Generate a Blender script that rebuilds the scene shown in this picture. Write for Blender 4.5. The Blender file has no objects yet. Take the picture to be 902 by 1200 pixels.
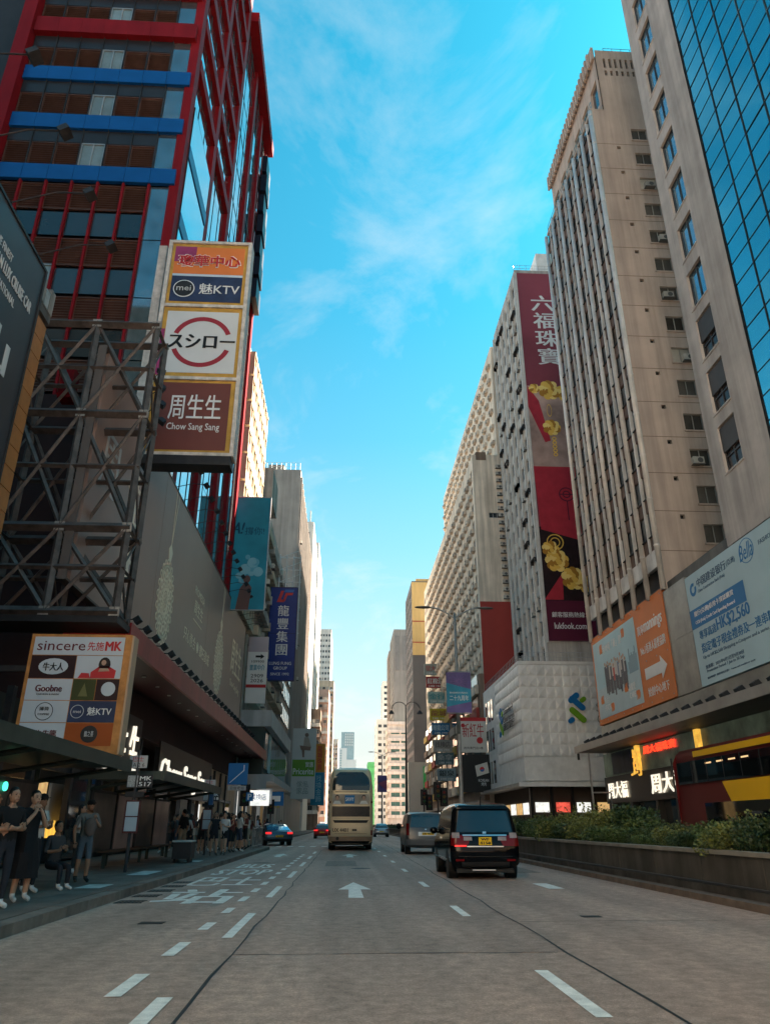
import bpy, math, random
from mathutils import Vector, Matrix
R = math.radians; PI = math.pi
random.seed(7)
SC = bpy.context.scene; COL = SC.collection

# ---------------- camera ----------------
FPX, CX, CY, CAMH = 860.0, 451.0, 600.0, 1.30
PITCH = math.atan2(367, FPX); YAW = math.atan2(49, math.hypot(FPX, 367))
cam = bpy.data.objects.new('camera', bpy.data.cameras.new('camera')); COL.objects.link(cam)
cam.location = (0, 0, CAMH); cam.rotation_euler = (PI/2+PITCH, 0, -YAW)
cam.data.sensor_fit = 'VERTICAL'; cam.data.sensor_height = 24; cam.data.sensor_width = 24
cam.data.lens = FPX/1200*24; cam.data.clip_end = 6000; cam.data.clip_start = .05
SC.camera = cam
# ---------------- light ----------------
SUN_EL, SUN_AZ = R(41), R(68)          # azimuth from +Y (up the street) towards +X
w = bpy.data.worlds.new('World'); SC.world = w; w.use_nodes = True
nt = w.node_tree; N = nt.nodes; LK = nt.links; bg = N['Background']
sky = N.new('ShaderNodeTexSky'); sky.sky_type = 'NISHITA'; sky.sun_disc = False
sky.sun_elevation = SUN_EL; sky.sun_rotation = SUN_AZ; sky.air_density = 1.0; sky.dust_density = 1.2; sky.ozone_density = 1.5
tint = N.new('ShaderNodeMix'); tint.data_type = 'RGBA'; tint.blend_type = 'MULTIPLY'; tint.inputs[0].default_value = 1
tint.inputs[7].default_value = (.074, .605, .575, 1)
LK.new(sky.outputs[0], tint.inputs[6])
tc = N.new('ShaderNodeTexCoord'); sep = N.new('ShaderNodeSeparateXYZ'); LK.new(tc.outputs['Generated'], sep.inputs[0])
def wm(op, a, b):
    n = N.new('ShaderNodeMath'); n.operation = op
    for i, q in enumerate((a, b)):
        if isinstance(q, (int, float)): n.inputs[i].default_value = q
        else: LK.new(q, n.inputs[i])
    return n.outputs[0]
den = wm('ADD', wm('MAXIMUM', sep.outputs[2], 0), .16)
cmb = N.new('ShaderNodeCombineXYZ')
LK.new(wm('DIVIDE', sep.outputs[0], den), cmb.inputs[0]); LK.new(wm('DIVIDE', sep.outputs[1], den), cmb.inputs[1])
mp = N.new('ShaderNodeMapping'); mp.inputs['Scale'].default_value = (1.3, 1.25, 1); mp.inputs['Rotation'].default_value = (0, 0, .7); mp.inputs['Location'].default_value = (3.3, 1.2, .4)
LK.new(cmb.outputs[0], mp.inputs[0])
cn = N.new('ShaderNodeTexNoise'); cn.inputs['Scale'].default_value = 2.2; cn.inputs['Detail'].default_value = 9; cn.inputs['Roughness'].default_value = .62; cn.inputs['Distortion'].default_value = .5
LK.new(mp.outputs[0], cn.inputs['Vector'])
cr = N.new('ShaderNodeValToRGB'); cr.color_ramp.elements[0].position = .49; cr.color_ramp.elements[1].position = .84
LK.new(cn.outputs[0], cr.inputs[0])
cf = wm('MULTIPLY', cr.outputs[0], .42)
cm = N.new('ShaderNodeMix'); cm.data_type = 'RGBA'; cm.inputs[7].default_value = (2.75, 2.62, 2.45, 1)
# bright haze low over the horizon, the same all the way round
hr = N.new('ShaderNodeValToRGB'); e = hr.color_ramp.elements; e[0].position = 0; e[0].color = (.97, .97, .97, 1); e[1].position = .86; e[1].color = (0, 0, 0, 1)
for q, v in ((.10, .90), (.22, .62), (.34, .34), (.48, .13), (.62, .04)): k = e.new(q); k.color = (v, v, v, 1)
LK.new(sep.outputs[2], hr.inputs[0])
hm = N.new('ShaderNodeMix'); hm.data_type = 'RGBA'; hm.inputs[7].default_value = (2.15, 2.08, 1.95, 1)
LK.new(hr.outputs[0], hm.inputs[0]); LK.new(tint.outputs[2], hm.inputs[6])
LK.new(cf, cm.inputs[0]); LK.new(hm.outputs[2], cm.inputs[6]); LK.new(cm.outputs[2], bg.inputs[0])
bg.inputs[1].default_value = .052
sun = bpy.data.objects.new('sun', bpy.data.lights.new('sun', 'SUN')); COL.objects.link(sun)
sun.data.energy = 5.0; sun.data.angle = R(.5); sun.data.color = (1, .86, .70)
sd = Vector((math.sin(SUN_AZ)*math.cos(SUN_EL), math.cos(SUN_AZ)*math.cos(SUN_EL), math.sin(SUN_EL)))
sun.rotation_euler = sd.to_track_quat('Z', 'Y').to_euler(); sun.location = sd*200
vs = SC.view_settings; vs.view_transform = 'Standard'; vs.look = 'None'; vs.gamma = 1; vs.use_curve_mapping = False
vs.exposure = 3.12
SC.cycles.max_bounces = 7; SC.cycles.diffuse_bounces = 4; SC.cycles.glossy_bounces = 4; SC.cycles.transmission_bounces = 4
SC.cycles.use_denoising = True; SC.cycles.caustics_reflective = False; SC.cycles.caustics_refractive = False

# ---------------- photo pixel -> point on a known plane ----------------
_fw = Vector((math.sin(YAW)*math.cos(PITCH), math.cos(YAW)*math.cos(PITCH), math.sin(PITCH)))
_rt = Vector((math.cos(YAW), -math.sin(YAW), 0)); _up = _rt.cross(_fw); _C = Vector((0, 0, CAMH))
def ray(x, y): return _fw*FPX+_rt*(x-CX)+_up*(CY-y)
def onX(x, y, X): d = ray(x, y); return _C+d*(X/d.x)
def onY(x, y, Y): d = ray(x, y); return _C+d*(Y/d.y)
def onZ(x, y, Z=0): d = ray(x, y); return _C+d*((Z-CAMH)/d.z)

# ---------------- materials ----------------
_M = {}
def M(name, rgb=(.5,.5,.5), rough=.65, metal=0, var=.13, scale=.9, streak=0, bump=0, bscale=18, emit=0, spec=.22, rnd=0, alt=None, altp=.75, fine=0):
    if name in _M: return _M[name]
    m = bpy.data.materials.new(name); m.use_nodes = True; t = m.node_tree; n = t.nodes; L = t.links
    p = n['Principled BSDF']; p.inputs['Roughness'].default_value = rough; p.inputs['Metallic'].default_value = metal
    p.inputs['Specular IOR Level'].default_value = spec
    col = n.new('ShaderNodeRGB'); col.outputs[0].default_value = (*rgb, 1); cur = col.outputs[0]
    oi = None
    if alt or rnd: oi = n.new('ShaderNodeObjectInfo')
    if alt:
        g = n.new('ShaderNodeMath'); g.operation = 'GREATER_THAN'; L.new(oi.outputs['Random'], g.inputs[0]); g.inputs[1].default_value = altp
        x = n.new('ShaderNodeMix'); x.data_type = 'RGBA'; L.new(g.outputs[0], x.inputs[0]); L.new(cur, x.inputs[6]); x.inputs[7].default_value = (*alt, 1); cur = x.outputs[2]
    geo = n.new('ShaderNodeNewGeometry')
    def mul(cur, sock, lo, hi, frm=(.3, .7)):
        r = n.new('ShaderNodeMapRange'); r.inputs[1].default_value, r.inputs[2].default_value = frm
        r.inputs[3].default_value = lo; r.inputs[4].default_value = hi; L.new(sock, r.inputs[0])
        v = n.new('ShaderNodeVectorMath'); v.operation = 'SCALE'; L.new(cur, v.inputs[0]); L.new(r.outputs[0], v.inputs['Scale']); return v.outputs[0]
    def noise(sc, det=5, mapping=None):
        q = n.new('ShaderNodeTexNoise'); q.inputs['Scale'].default_value = sc; q.inputs['Detail'].default_value = det; q.inputs['Roughness'].default_value = .6
        if mapping:
            mm = n.new('ShaderNodeMapping'); mm.inputs['Scale'].default_value = mapping; L.new(geo.outputs['Position'], mm.inputs[0]); L.new(mm.outputs[0], q.inputs['Vector'])
        else: L.new(geo.outputs['Position'], q.inputs['Vector'])
        return q.outputs[0]
    if var: cur = mul(cur, noise(scale), 1-var, 1+var)
    if fine: cur = mul(cur, noise(scale*26, 2), 1-fine, 1+fine)
    if streak: cur = mul(cur, noise(1, 4, (1.3, 1.3, .07)), 1-streak, 1+streak*.25, (.36, .62))
    if rnd: cur = mul(cur, oi.outputs['Random'], 1-rnd, 1+rnd, (0, 1))
    L.new(cur, p.inputs['Base Color'])
    if bump:
        b = n.new('ShaderNodeBump'); b.inputs['Strength'].default_value = bump; b.inputs['Distance'].default_value = .02
        L.new(noise(bscale, 4), b.inputs['Height']); L.new(b.outputs[0], p.inputs['Normal'])
    if emit:
        L.new(cur, p.inputs['Emission Color']); p.inputs['Emission Strength'].default_value = emit
    _M[name] = m; return m
def flat(name, rgb=(.5, .5, .5), rough=.5, **k): return M(name, rgb, rough, var=k.pop('var', .05), **k)
# ---------------- meshes ----------------
class MB:
    def __init__(s): s.v = []; s.f = []; s.m = []
    def quad(s, a, b, c, d, m=0):
        i = len(s.v); s.v += [tuple(a), tuple(b), tuple(c), tuple(d)]; s.f.append((i, i+1, i+2, i+3)); s.m.append(m); return s
    def poly(s, pts, m=0):
        i = len(s.v); s.v += [tuple(p) for p in pts]; s.f.append(tuple(range(i, i+len(pts)))); s.m.append(m); return s
    def box(s, x0, x1, y0, y1, z0, z1, m=0):
        i = len(s.v)
        s.v += [(x0,y0,z0),(x1,y0,z0),(x1,y1,z0),(x0,y1,z0),(x0,y0,z1),(x1,y0,z1),(x1,y1,z1),(x0,y1,z1)]
        s.f += [(i,i+3,i+2,i+1),(i+4,i+5,i+6,i+7),(i,i+1,i+5,i+4),(i+1,i+2,i+6,i+5),(i+2,i+3,i+7,i+6),(i+3,i,i+4,i+7)]; s.m += [m]*6; return s
    def tube(s, a, b, r, n=6, m=0, r2=None, caps=True):
        a = Vector(a); b = Vector(b); d = (b-a)
        if d.length < 1e-6: return s
        d.normalize(); u = d.orthogonal().normalized(); v = d.cross(u); i = len(s.v); r2 = r if r2 is None else r2
        for p, q in ((a, r), (b, r2)):
            for k in range(n):
                t = 2*PI*(k+.5)/n; s.v.append(tuple(p+u*math.cos(t)*q+v*math.sin(t)*q))
        for k in range(n):
            k2 = (k+1) % n; s.f.append((i+k, i+k2, i+n+k2, i+n+k)); s.m.append(m)
        if caps:
            s.f.append(tuple(i+k for k in reversed(range(n)))); s.f.append(tuple(i+n+k for k in range(n))); s.m += [m, m]
        return s
    def bar(s, a, b, wd, m=0): return s.tube(a, b, wd*.7071, 4, m)
    def prism(s, pts, y0, y1, m=0):        # polygon in x,z, extruded along y (y0 is the front)
        i = len(s.v); n = len(pts); s.v += [(x, y0, z) for x, z in pts]+[(x, y1, z) for x, z in pts]
        s.f.append(tuple(i+k for k in range(n))); s.f.append(tuple(i+n+k for k in reversed(range(n)))); s.m += [m, m]
        for k in range(n):
            k2 = (k+1) % n; s.f.append((i+k2, i+k, i+n+k, i+n+k2)); s.m.append(m)
        return s
    def ring(s, cx, cz, r0, r1, y0, y1, n=24, m=0, sx=1, a0=0, a1=2*PI):
        full = abs(a1-a0-2*PI) < 1e-6
        for k in range(n):
            t = a0+(a1-a0)*k/n; u = a0+(a1-a0)*(k+1)/n
            P = lambda r, q: (cx+sx*r*math.cos(q), cz+r*math.sin(q))
            s.prism([P(r0, t), P(r1, t), P(r1, u), P(r0, u)], y0, y1, m)
        return s
    def disc(s, cx, cz, r, y0, y1, n=20, m=0, sx=1):
        return s.prism([(cx+sx*r*math.cos(2*PI*k/n), cz+r*math.sin(2*PI*k/n)) for k in range(n)], y0, y1, m)
    def sphere(s, c, r, n=10, k=7, m=0):
        rx, ry, rz = r if isinstance(r, tuple) else (r, r, r); i = len(s.v)
        for a in range(k+1):
            t = PI*a/k
            for b in range(n):
                u = 2*PI*b/n; s.v.append((c[0]+rx*math.sin(t)*math.cos(u), c[1]+ry*math.sin(t)*math.sin(u), c[2]+rz*math.cos(t)))
        for a in range(k):
            for b in range(n):
                b2 = (b+1) % n; s.f.append((i+a*n+b, i+(a+1)*n+b, i+(a+1)*n+b2, i+a*n+b2)); s.m.append(m)
        return s
    def mesh(s, name, mats, smooth=False):
        me = bpy.data.meshes.new(name); me.from_pydata(s.v, [], s.f); 
        for q in (mats if isinstance(mats, (list, tuple)) else [mats]): me.materials.append(q)
        if len(me.materials) > 1: me.polygons.foreach_set('material_index', s.m)
        if smooth: me.polygons.foreach_set('use_smooth', [True]*len(me.polygons))
        me.update(); return me
    def build(s, name, mats, parent=None, loc=None, rz=0, smooth=False):
        me = s.mesh(name, mats, smooth)
        if loc is None:                         # origin in the middle of the piece's foot
            xs = [p[0] for p in s.v]; ys = [p[1] for p in s.v]; zs = [p[2] for p in s.v]
            c = Vector(((min(xs)+max(xs))/2, (min(ys)+max(ys))/2, min(zs)))
            me.transform(Matrix.Translation(-c)); loc = c; 
            if rz: raise ValueError
        return inst(me, name, parent, loc, rz)
def inst(me, name, parent=None, loc=(0,0,0), rz=0):
    o = bpy.data.objects.new(name, me); COL.objects.link(o); o.location = loc; o.rotation_euler = (0, 0, rz); o.parent = parent; return o
def tag(o, label=None, cat=None, group=None, kind=None):
    if label: o['label'] = label
    if cat: o['category'] = cat
    if group: o['group'] = group
    if kind: o['kind'] = kind
    return o
def thing(name, label, cat, loc=(0,0,0), rz=0, group=None):
    o = bpy.data.objects.new(name, None); COL.objects.link(o); o.location = loc; o.rotation_euler = (0, 0, rz); o.empty_display_size = .3
    return tag(o, label, cat, group)
def sub(parent, name, loc, rz=0):               # a part that is itself a frame for sub-parts
    o = bpy.data.objects.new(name, None); COL.objects.link(o); o.location = loc; o.rotation_euler = (0, 0, rz); o.parent = parent; return o
def dup(o, parent=None, loc=None, rz=None, label=None):
    c = o.copy(); COL.objects.link(c); c.parent = parent
    if loc is not None: c.location = loc
    if rz is not None: c.rotation_euler = (0, 0, rz)
    if label: c['label'] = label
    for ch in o.children: dup(ch, c)
    return c
_T = {}
def text_mesh(s, bold=0):
    k = (s, bold)
    if k not in _T:
        c = bpy.data.curves.new('txt', 'FONT'); c.body = s; c.size = 1; c.resolution_u = 2; c.space_line = .95; c.align_x = 'CENTER' if '\n' in s else 'LEFT'
        ob = bpy.data.objects.new('txt', c); me = bpy.data.meshes.new_from_object(ob)
        v = [tuple(q.co) for q in me.vertices]; f = [tuple(p.vertices) for p in me.polygons]
        bpy.data.objects.remove(ob); bpy.data.meshes.remove(me); bpy.data.curves.remove(c)
        _T[k] = (v, f)
    return _T[k]
def txt(parent, s, x0, x1, z0, z1, mat, y=-.02, d=.012, bold=0, name='lettering', stretch=True, rz=0, shear=0, vertical=False):
    if vertical: s = '\n'.join(s)
    v, f = text_mesh(s)
    if not v: return None
    xs = [p[0] for p in v]; ys = [p[1] for p in v]; ax, bx, ay, by = min(xs), max(xs), min(ys), max(ys)
    sx = (x1-x0)/(bx-ax); sy = (z1-z0)/(by-ay)
    if not stretch: sx = sy = min(sx, sy)
    ox = (x0+x1)/2; oz = (z0+z1)/2; mb = MB(); n = len(v)
    for cpy in ([0] if not bold else [-bold, 0, bold]):
        i = len(mb.v); yy = y-.0035*len(mb.v)/max(1, 2*n)
        for p in v:
            q = (p[1]-(ay+by)/2)*sy
            mb.v.append((ox+(p[0]-(ax+bx)/2+cpy)*sx+shear*q, yy-d, oz+q))
        mb.f += [tuple(i+k for k in r) for r in f]
        mb.m += [0]*len(f)
        e = {}
        for r in f:                              # side walls so that the letters have depth
            for a, b in zip(r, r[1:]+r[:1]): e[(a, b)] = e.get((a, b), 0)+1
        j = len(mb.v); mb.v += [(q[0], y, q[2]) for q in mb.v[i:i+n]]
        for (a, b) in e:
            if (b, a) not in e: mb.f.append((i+b, i+a, j+a, j+b)); mb.m.append(0)
    return mb.build(name, mat, parent)
def rect(parent, x0, x1, z0, z1, mat, y=-.01, d=.012, name='panel'):
    return MB().box(x0, x1, y-d, y, z0, z1).build(name, mat, parent)
def frame(parent, x0, x1, z0, z1, t, mat, y=-.05, d=.1, name='frame'):
    mb = MB(); mb.box(x0, x1, y, y+d, z0, z0+t).box(x0, x1, y, y+d, z1-t, z1).box(x0, x0+t, y, y+d, z0+t, z1-t).box(x1-t, x1, y, y+d, z0+t, z1-t)
    return mb.build(name, mat, parent)
def holes_wall(u0, u1, z0, z1, holes, depth=.2, y=0, m=0, mr=0):
    us = sorted({u0, u1} | {round(q, 4) for h in holes for q in h[:2]}); zs = sorted({z0, z1} | {round(q, 4) for h in holes for q in h[2:]})
    hs = {(round(h[0], 4), round(h[2], 4)) for h in holes}; mb = MB()
    inside = set()
    for h in holes:
        for a in us:
            if round(h[0], 4) <= a < round(h[1], 4)-1e-5:
                for b in zs:
                    if round(h[2], 4) <= b < round(h[3], 4)-1e-5: inside.add((a, b))
    for b, b2 in zip(zs, zs[1:]):
        run = None
        for a, a2 in zip(us, us[1:]):
            if (a, b) in inside:
                if run is not None: mb.quad((run, y, b), (a, y, b), (a, y, b2), (run, y, b2), m); run = None
            elif run is None: run = a
        if run is not None: mb.quad((run, y, b), (u1, y, b), (u1, y, b2), (run, y, b2), m)
    for a, a2, b, b2 in holes:
        e = y+depth
        mb.quad((a, y, b), (a2, y, b), (a2, e, b), (a, e, b), mr); mb.quad((a, e, b2), (a2, e, b2), (a2, y, b2), (a, y, b2), mr)
        mb.quad((a, y, b), (a, e, b), (a, e, b2), (a, y, b2), mr); mb.quad((a2, e, b), (a2, y, b), (a2, y, b2), (a2, e, b2), mr)
    return mb
def win_mesh(w, h, mats, t=.06, mull=1, trans=0, d=.08, rise=0):     # origin bottom centre, pane at y=0, frame towards -y
    mb = MB(); mb.quad((-w/2, 0, 0), (w/2, 0, 0), (w/2, 0, h), (-w/2, 0, h), 1)
    mb.box(-w/2, w/2, -d, -.004, 0, t).box(-w/2, w/2, -d, -.004, h-t, h).box(-w/2, -w/2+t, -d+.002, -.004, t, h-t).box(w/2-t, w/2, -d+.002, -.004, t, h-t)
    for k in range(mull):
        x = -w/2+w*(k+1)/(mull+1); mb.box(x-t/2, x+t/2, -d+.004, -.004, t, h-t)
    for k in range(trans):
        z = h*(k+1)/(trans+1); mb.box(-w/2+t, w/2-t, -d+.006, -.004, z-t/2, z+t/2)
    return mb.mesh('window', list(mats))
def grid(u0, u1, z0, z1, cols, rows, w, h, dz=0):
    cu = (u1-u0)/cols; cz = (z1-z0)/rows
    return [(u0+cu*(i+.5)-w/2, u0+cu*(i+.5)+w/2, z0+cz*j+(cz-h)/2+dz, z0+cz*j+(cz-h)/2+dz+h) for j in range(rows) for i in range(cols)]
def face(b, which, x0, x1, y0, y1):              # frame (part) on a building face; local x runs to the viewer's right, -y is outwards
    return {'near': ((x0, y0, 0), 0), 'east': ((x1, y0, 0), PI/2), 'west': ((x0, y1, 0), -PI/2)}[which]
# ---------------- palette ----------------
white = flat('white_paint', (.74, .75, .75)); black = flat('black_paint', (.015, .015, .017)); steel = M('galvanised_steel', (.40, .40, .40), .45, .6, .2, 4)
dark = M('dark_metal', (.035, .034, .036), .5, .2, .2, 3); chrome = flat('chrome', (.55, .53, .52), .28, metal=1)
red_p = flat('sign_red', (.50, .035, .04)); blue_p = flat('sign_blue', (.02, .13, .42)); gold = flat('gold_print', (.78, .50, .10)); gold2 = flat('gold_print_light', (.88, .66, .22))
glassd = M('dark_window_glass', (.035, .042, .05), .06, 0, .1, .4, spec=.7, rnd=.5, alt=(.30, .27, .23), altp=.72)
glassn = M('near_window_glass', (.03, .035, .04), .05, 0, .1, .4, spec=.8)
alum = M('aluminium_frame', (.38, .38, .38), .4, .5, .1, 3); framed = M('dark_window_frame', (.05, .05, .055), .45, .2)
# ================= setting =================
def asphalt(name, base, wear=.22):
    m = M(name, base, .6, 0, .13, .25, bump=.6, bscale=70, fine=.22); t = m.node_tree; n = t.nodes; L = t.links; p = n['Principled BSDF']
    cur = p.inputs['Base Color'].links[0].from_socket; geo = n.new('ShaderNodeNewGeometry')
    def layer(cur, scale, mapping, frm, lo, hi, det=5, dist=0):
        mm = n.new('ShaderNodeMapping'); mm.inputs['Scale'].default_value = mapping; L.new(geo.outputs['Position'], mm.inputs[0])
        q = n.new('ShaderNodeTexNoise'); q.inputs['Scale'].default_value = scale; q.inputs['Detail'].default_value = det; q.inputs['Distortion'].default_value = dist; L.new(mm.outputs[0], q.inputs['Vector'])
        r = n.new('ShaderNodeMapRange'); r.inputs[1].default_value, r.inputs[2].default_value = frm; r.inputs[3].default_value = lo; r.inputs[4].default_value = hi; L.new(q.outputs[0], r.inputs[0])
        v = n.new('ShaderNodeVectorMath'); v.operation = 'SCALE'; L.new(cur, v.inputs[0]); L.new(r.outputs[0], v.inputs['Scale']); return v.outputs[0]
    cur = layer(cur, 1, (1.15, .03, 1), (.38, .62), 1-wear, 1.06, 3)             # tyre-polished bands along the lanes
    cur = layer(cur, 1.4, (1, .55, 1), (.28, .42), .80, 1, 6, 1.2)               # oil and water stains
    cur = layer(cur, 34, (1, 1, 1), (.35, .65), .86, 1.14, 2)                    # aggregate
    cur = layer(cur, 110, (1, 1, 1), (.35, .65), .78, 1.22, 1)
    L.new(cur, p.inputs['Base Color']); return m
road_m = asphalt('worn_concrete_road', (.43, .288, .228)); lane_m = asphalt('asphalt_centre_lane', (.375, .252, .2))
tag(MB().quad((-1500, -300, -.03), (1500, -300, -.03), (1500, 3500, -.03), (-1500, 3500, -.03)).build('ground', M('city_ground', (.16, .15, .145), .9)), kind='structure')
road = tag(MB().box(-6.6, 19.3, -60, 900, -.02, 0).build('road', road_m), kind='structure')
def rpart(mb, name, mat): return mb.build(name, mat, road, loc=(-road.location.x, -road.location.y, -road.location.z))
rpart(MB().box(-1.17, 2.5, 9.3, 600, .0015, .0035), 'asphalt_strip', lane_m)
rpart(MB().box(-1.17, 2.5, -30, 9.28, .0015, .0032), 'asphalt_strip', asphalt('asphalt_patch', (.40, .27, .214), .12))
paint = M('road_paint', (.80, .74, .68), .6, 0, .22, 5, fine=.25); seam_m = M('bitumen_seam', (.028, .026, .026), .6, 0, .3, 3)
def seam(xs, y0, y1, wd, nm='road_seam'):
    mb = MB(); n = int((y1-y0)/1.2); pr = None; rr = random.Random(int(xs*100))
    for k in range(n+1):
        y = y0+(y1-y0)*k/n; x = xs+rr.uniform(-.035, .035)+max(0, (y-9))*.012*(xs > 2); w2 = wd*rr.uniform(.55, 1.3)/2
        if pr: mb.quad((pr[0]-pr[2], pr[1], .0052), (pr[0]+pr[2], pr[1], .0052), (x+w2, y, .0052), (x-w2, y, .0052))
        pr = (x, y, w2)
    rpart(mb, nm, seam_m)
seam(2.5, 2, 70, .03); seam(-1.17, 2, 46, .028)
def cross(y, x0, x1, wd):
    mb = MB(); n = 14; pr = None; rr = random.Random(int(y*10))
    for k in range(n+1):
        x = x0+(x1-x0)*k/n; yy = y+rr.uniform(-.03, .03); w2 = wd*rr.uniform(.4, 1.2)/2
        if pr: mb.quad((pr[0], pr[1]-pr[2], .0056), (x, yy-w2, .0056), (x, yy+w2, .0056), (pr[0], pr[1]+pr[2], .0056))
        pr = (x, yy, w2)
    rpart(mb, 'road_seam', seam_m)
cross(12.1, 2.6, 6.6, .03); cross(9.3, -1.17, 2.4, .035); cross(24, -4, -1.2, .02)
def dash(x, y0, y1, wd=.13, dx=0): rpart(MB().quad((x-wd/2, y0, .0075), (x+wd/2, y0, .0075), (x+wd/2+dx, y1, .0075), (x-wd/2+dx, y1, .0075)), 'lane_dash', paint)
for k in range(12): dash(1.94, 6.9+5.9*k-(.6 if k == 0 else 0), 8.2+5.9*k+(.3 if k else 0))
for a, b in ((5.2, 7.15), (10.6, 13.4), (16.2, 19.0), (22, 25), (28, 31), (34, 37), (40, 43)): dash(-1.42, a, b, .13)
for k in range(16):
    y = 7.2+k*2.05
    if y < 10 or y > 13.6: dash(-1.86, y, y+1.0, .14)
    else: dash(-1.86, y+.1, y+.9, .14)
dash(4.75, 18.0, 19.6, .35); dash(5.1, 30, 33); dash(5.1, 42, 45); dash(5.1, 54, 57)
for k in range(6): dash(-4.2+k*.75, 52.5, 54.2, .38)
def arrow(x, y, L=4.2):
    mb = MB(); mb.poly([(x-.15, y, .0078), (x+.15, y, .0078), (x+.13, y+L*.5, .0078), (x-.13, y+L*.5, .0078)])
    mb.poly([(x-.36, y+L*.48, .0082), (x+.36, y+L*.48, .0082), (x, y+L, .0082)]); rpart(mb, 'lane_arrow', paint)
arrow(.28, 16.0, 4.2); arrow(.33, 35.5, 4); arrow(-2.9, 36, 4)
def road_text(s, x0, x1, y0, y1, bold=.02):
    v, f = text_mesh(s); xs = [p[0] for p in v]; ys = [p[1] for p in v]; mb = MB()
    for i, c in enumerate((-bold, bold, 0)):
        j = len(mb.v)
        mb.v += [(x0+(p[0]-min(xs))/(max(xs)-min(xs))*(x1-x0)+c*(x1-x0), y0+(p[1]-min(ys))/(max(ys)-min(ys))*(y1-y0), .0076+i*.0006) for p in v]
        mb.f += [tuple(j+k for k in r) for r in f]; mb.m += [0]*len(f)
    rpart(mb, 'road_lettering', paint)
road_text('站', -3.5, -2.1, 15.0, 18.2, .03); road_text('巴士', -3.65, -2.1, 19.3, 22.4, .015); road_text('BUS\nSTOP', -3.75, -2.15, 23.4, 29.5, .012)
# drain grates and a manhole by the left kerb
grate = M('cast_iron', (.03, .028, .027), .6, .5, .3, 9)
for k in range(5):
    y = 15.2+k*1.25; mb = MB(); mb.box(-4.12, -3.62, y, y+.05, .001, .008).box(-4.12, -3.62, y+.45, y+.5, .001, .008)
    for q in range(7): mb.box(-4.12+q*.073, -4.08+q*.073, y+.05, y+.45, .001, .007)
    rpart(mb, 'drain_grate', grate)
for (x, y, r_) in ((-3.0, 30.5, .33), (.6, 26.5, .33), (4.4, 33, .33)):
    mb = MB(); mb.v = [(x+r_*math.cos(2*PI*k/20), y+r_*math.sin(2*PI*k/20), .0062) for k in range(20)]; mb.f = [tuple(range(20))]; mb.m = [0]; rpart(mb, 'manhole_cover', grate)
for (x0, x1, y0, y1) in ((-.6, .5, 28, 32), (4.4, 5.9, 24, 29)): rpart(MB().box(x0, x1, y0, y1, .0012, .0045), 'tar_patch', asphalt('tar_patch', (.20, .148, .122), .1))
rpart(MB().box(-2.9, -2.55, 12.1, 12.35, .001, .006), 'valve_cover', grate); rpart(MB().box(3.7, 4.0, 12.6, 12.8, .001, .006), 'valve_cover', grate)
# pavements
kerb_m = M('granite_kerb', (.17, .135, .115), .8, 0, .25, 3, bump=.2, rnd=.15); pave_m = M('concrete_paving', (.15, .112, .094), .85, 0, .25, 1.2, bump=.3, bscale=30, fine=.15)
def pavement(x0, x1, y0, y1, kx, s):
    p = tag(MB().box(x0, x1, y0, y1, -.02, .135).build('pavement', pave_m), kind='structure')
    me = MB().box(0, .26, 0, .985, 0, .17).mesh('kerb_stone', kerb_m); y = max(y0, -4)
    while y < min(y1, 75)-1:
        k = inst(me, 'kerb_stone', p, Vector((kx, y, -.02))-p.location); k.location.z += random.uniform(-.006, .006); y += 1
    if y1-y > 1: 
        q = MB().box(kx, kx+.26, y, y1, -.02, .15).build('kerb', kerb_m); q.parent = p; q.location = q.location-p.location
    return p
PL = pavement(-9.75, -4.46, -40, 48, -4.46, -1); PL2 = pavement(-9.75, -6.0, 48.02, 600, -6.0, -1)
PR = pavement(18.26, 22.4, -40, 600, 18.0, 1)
# paving slabs near the bus stop: thin joints set into the sheet
slab = MB().box(.006, .594, .006, .594, 0, .012).mesh('paving_slab', M('paving_slab', (.16, .118, .098), .85, 0, .22, 1.5, bump=.25, bscale=40, rnd=.13, fine=.12))
for j in range(40):
    for i in range(7): inst(slab, 'paving_slab', PL, Vector((-8.7+i*.6, 10+j*.6, .136))-PL.location)
tact = M('worn_white_mark', (.5, .49, .46), .8, 0, .3, 4)
for a, b, c, d in ((-5.3, -4.8, 16.6, 17.6), (-5.4, -4.9, 20.8, 22.6), (-5.4, -4.9, 28, 29)):
    q = MB().box(a, b, c, d, .1505, .153).build('pavement_mark', tact); q.parent = PL; q.location -= PL.location
# median planter
wall_m = M('planter_concrete', (.085, .080, .074), .8, 0, .28, 1.2, streak=.4, bump=.25, bscale=25, rnd=.1); cap_m = M('planter_coping', (.24, .225, .20), .8, 0, .2, 2)
pl = thing('median_planter', 'long low concrete planter wall along the median, filled with shrubs', 'planter', (8.3, 20, 0))
def pp(mb, n, m): 
    o = mb.build(n, m, pl); o.location -= pl.location; return o
y = 4.0
while y < 58:
    pp(MB().box(7.2, 7.38, y+.012, y+2.388, .1, .78), 'wall_panel', wall_m); y += 2.4
pp(MB().box(7.21, 7.36, 4, 420, 0, .77), 'wall_core', wall_m); pp(MB().box(9.25, 9.4, 4, 420, 0, .78), 'wall_core', wall_m)
pp(MB().box(7.16, 7.42, 4, 420, .785, .86), 'coping', cap_m); pp(MB().box(9.2, 9.45, 4, 420, .785, .86), 'coping', cap_m)
pp(MB().box(6.72, 7.195, 4, 420, -.02, .12), 'kerb', kerb_m); pp(MB().box(6.98, 7.195, 4, 420, .125, .27), 'plinth', M('planter_plinth', (.10, .092, .086), .85, 0, .3, 2, streak=.3))
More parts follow.
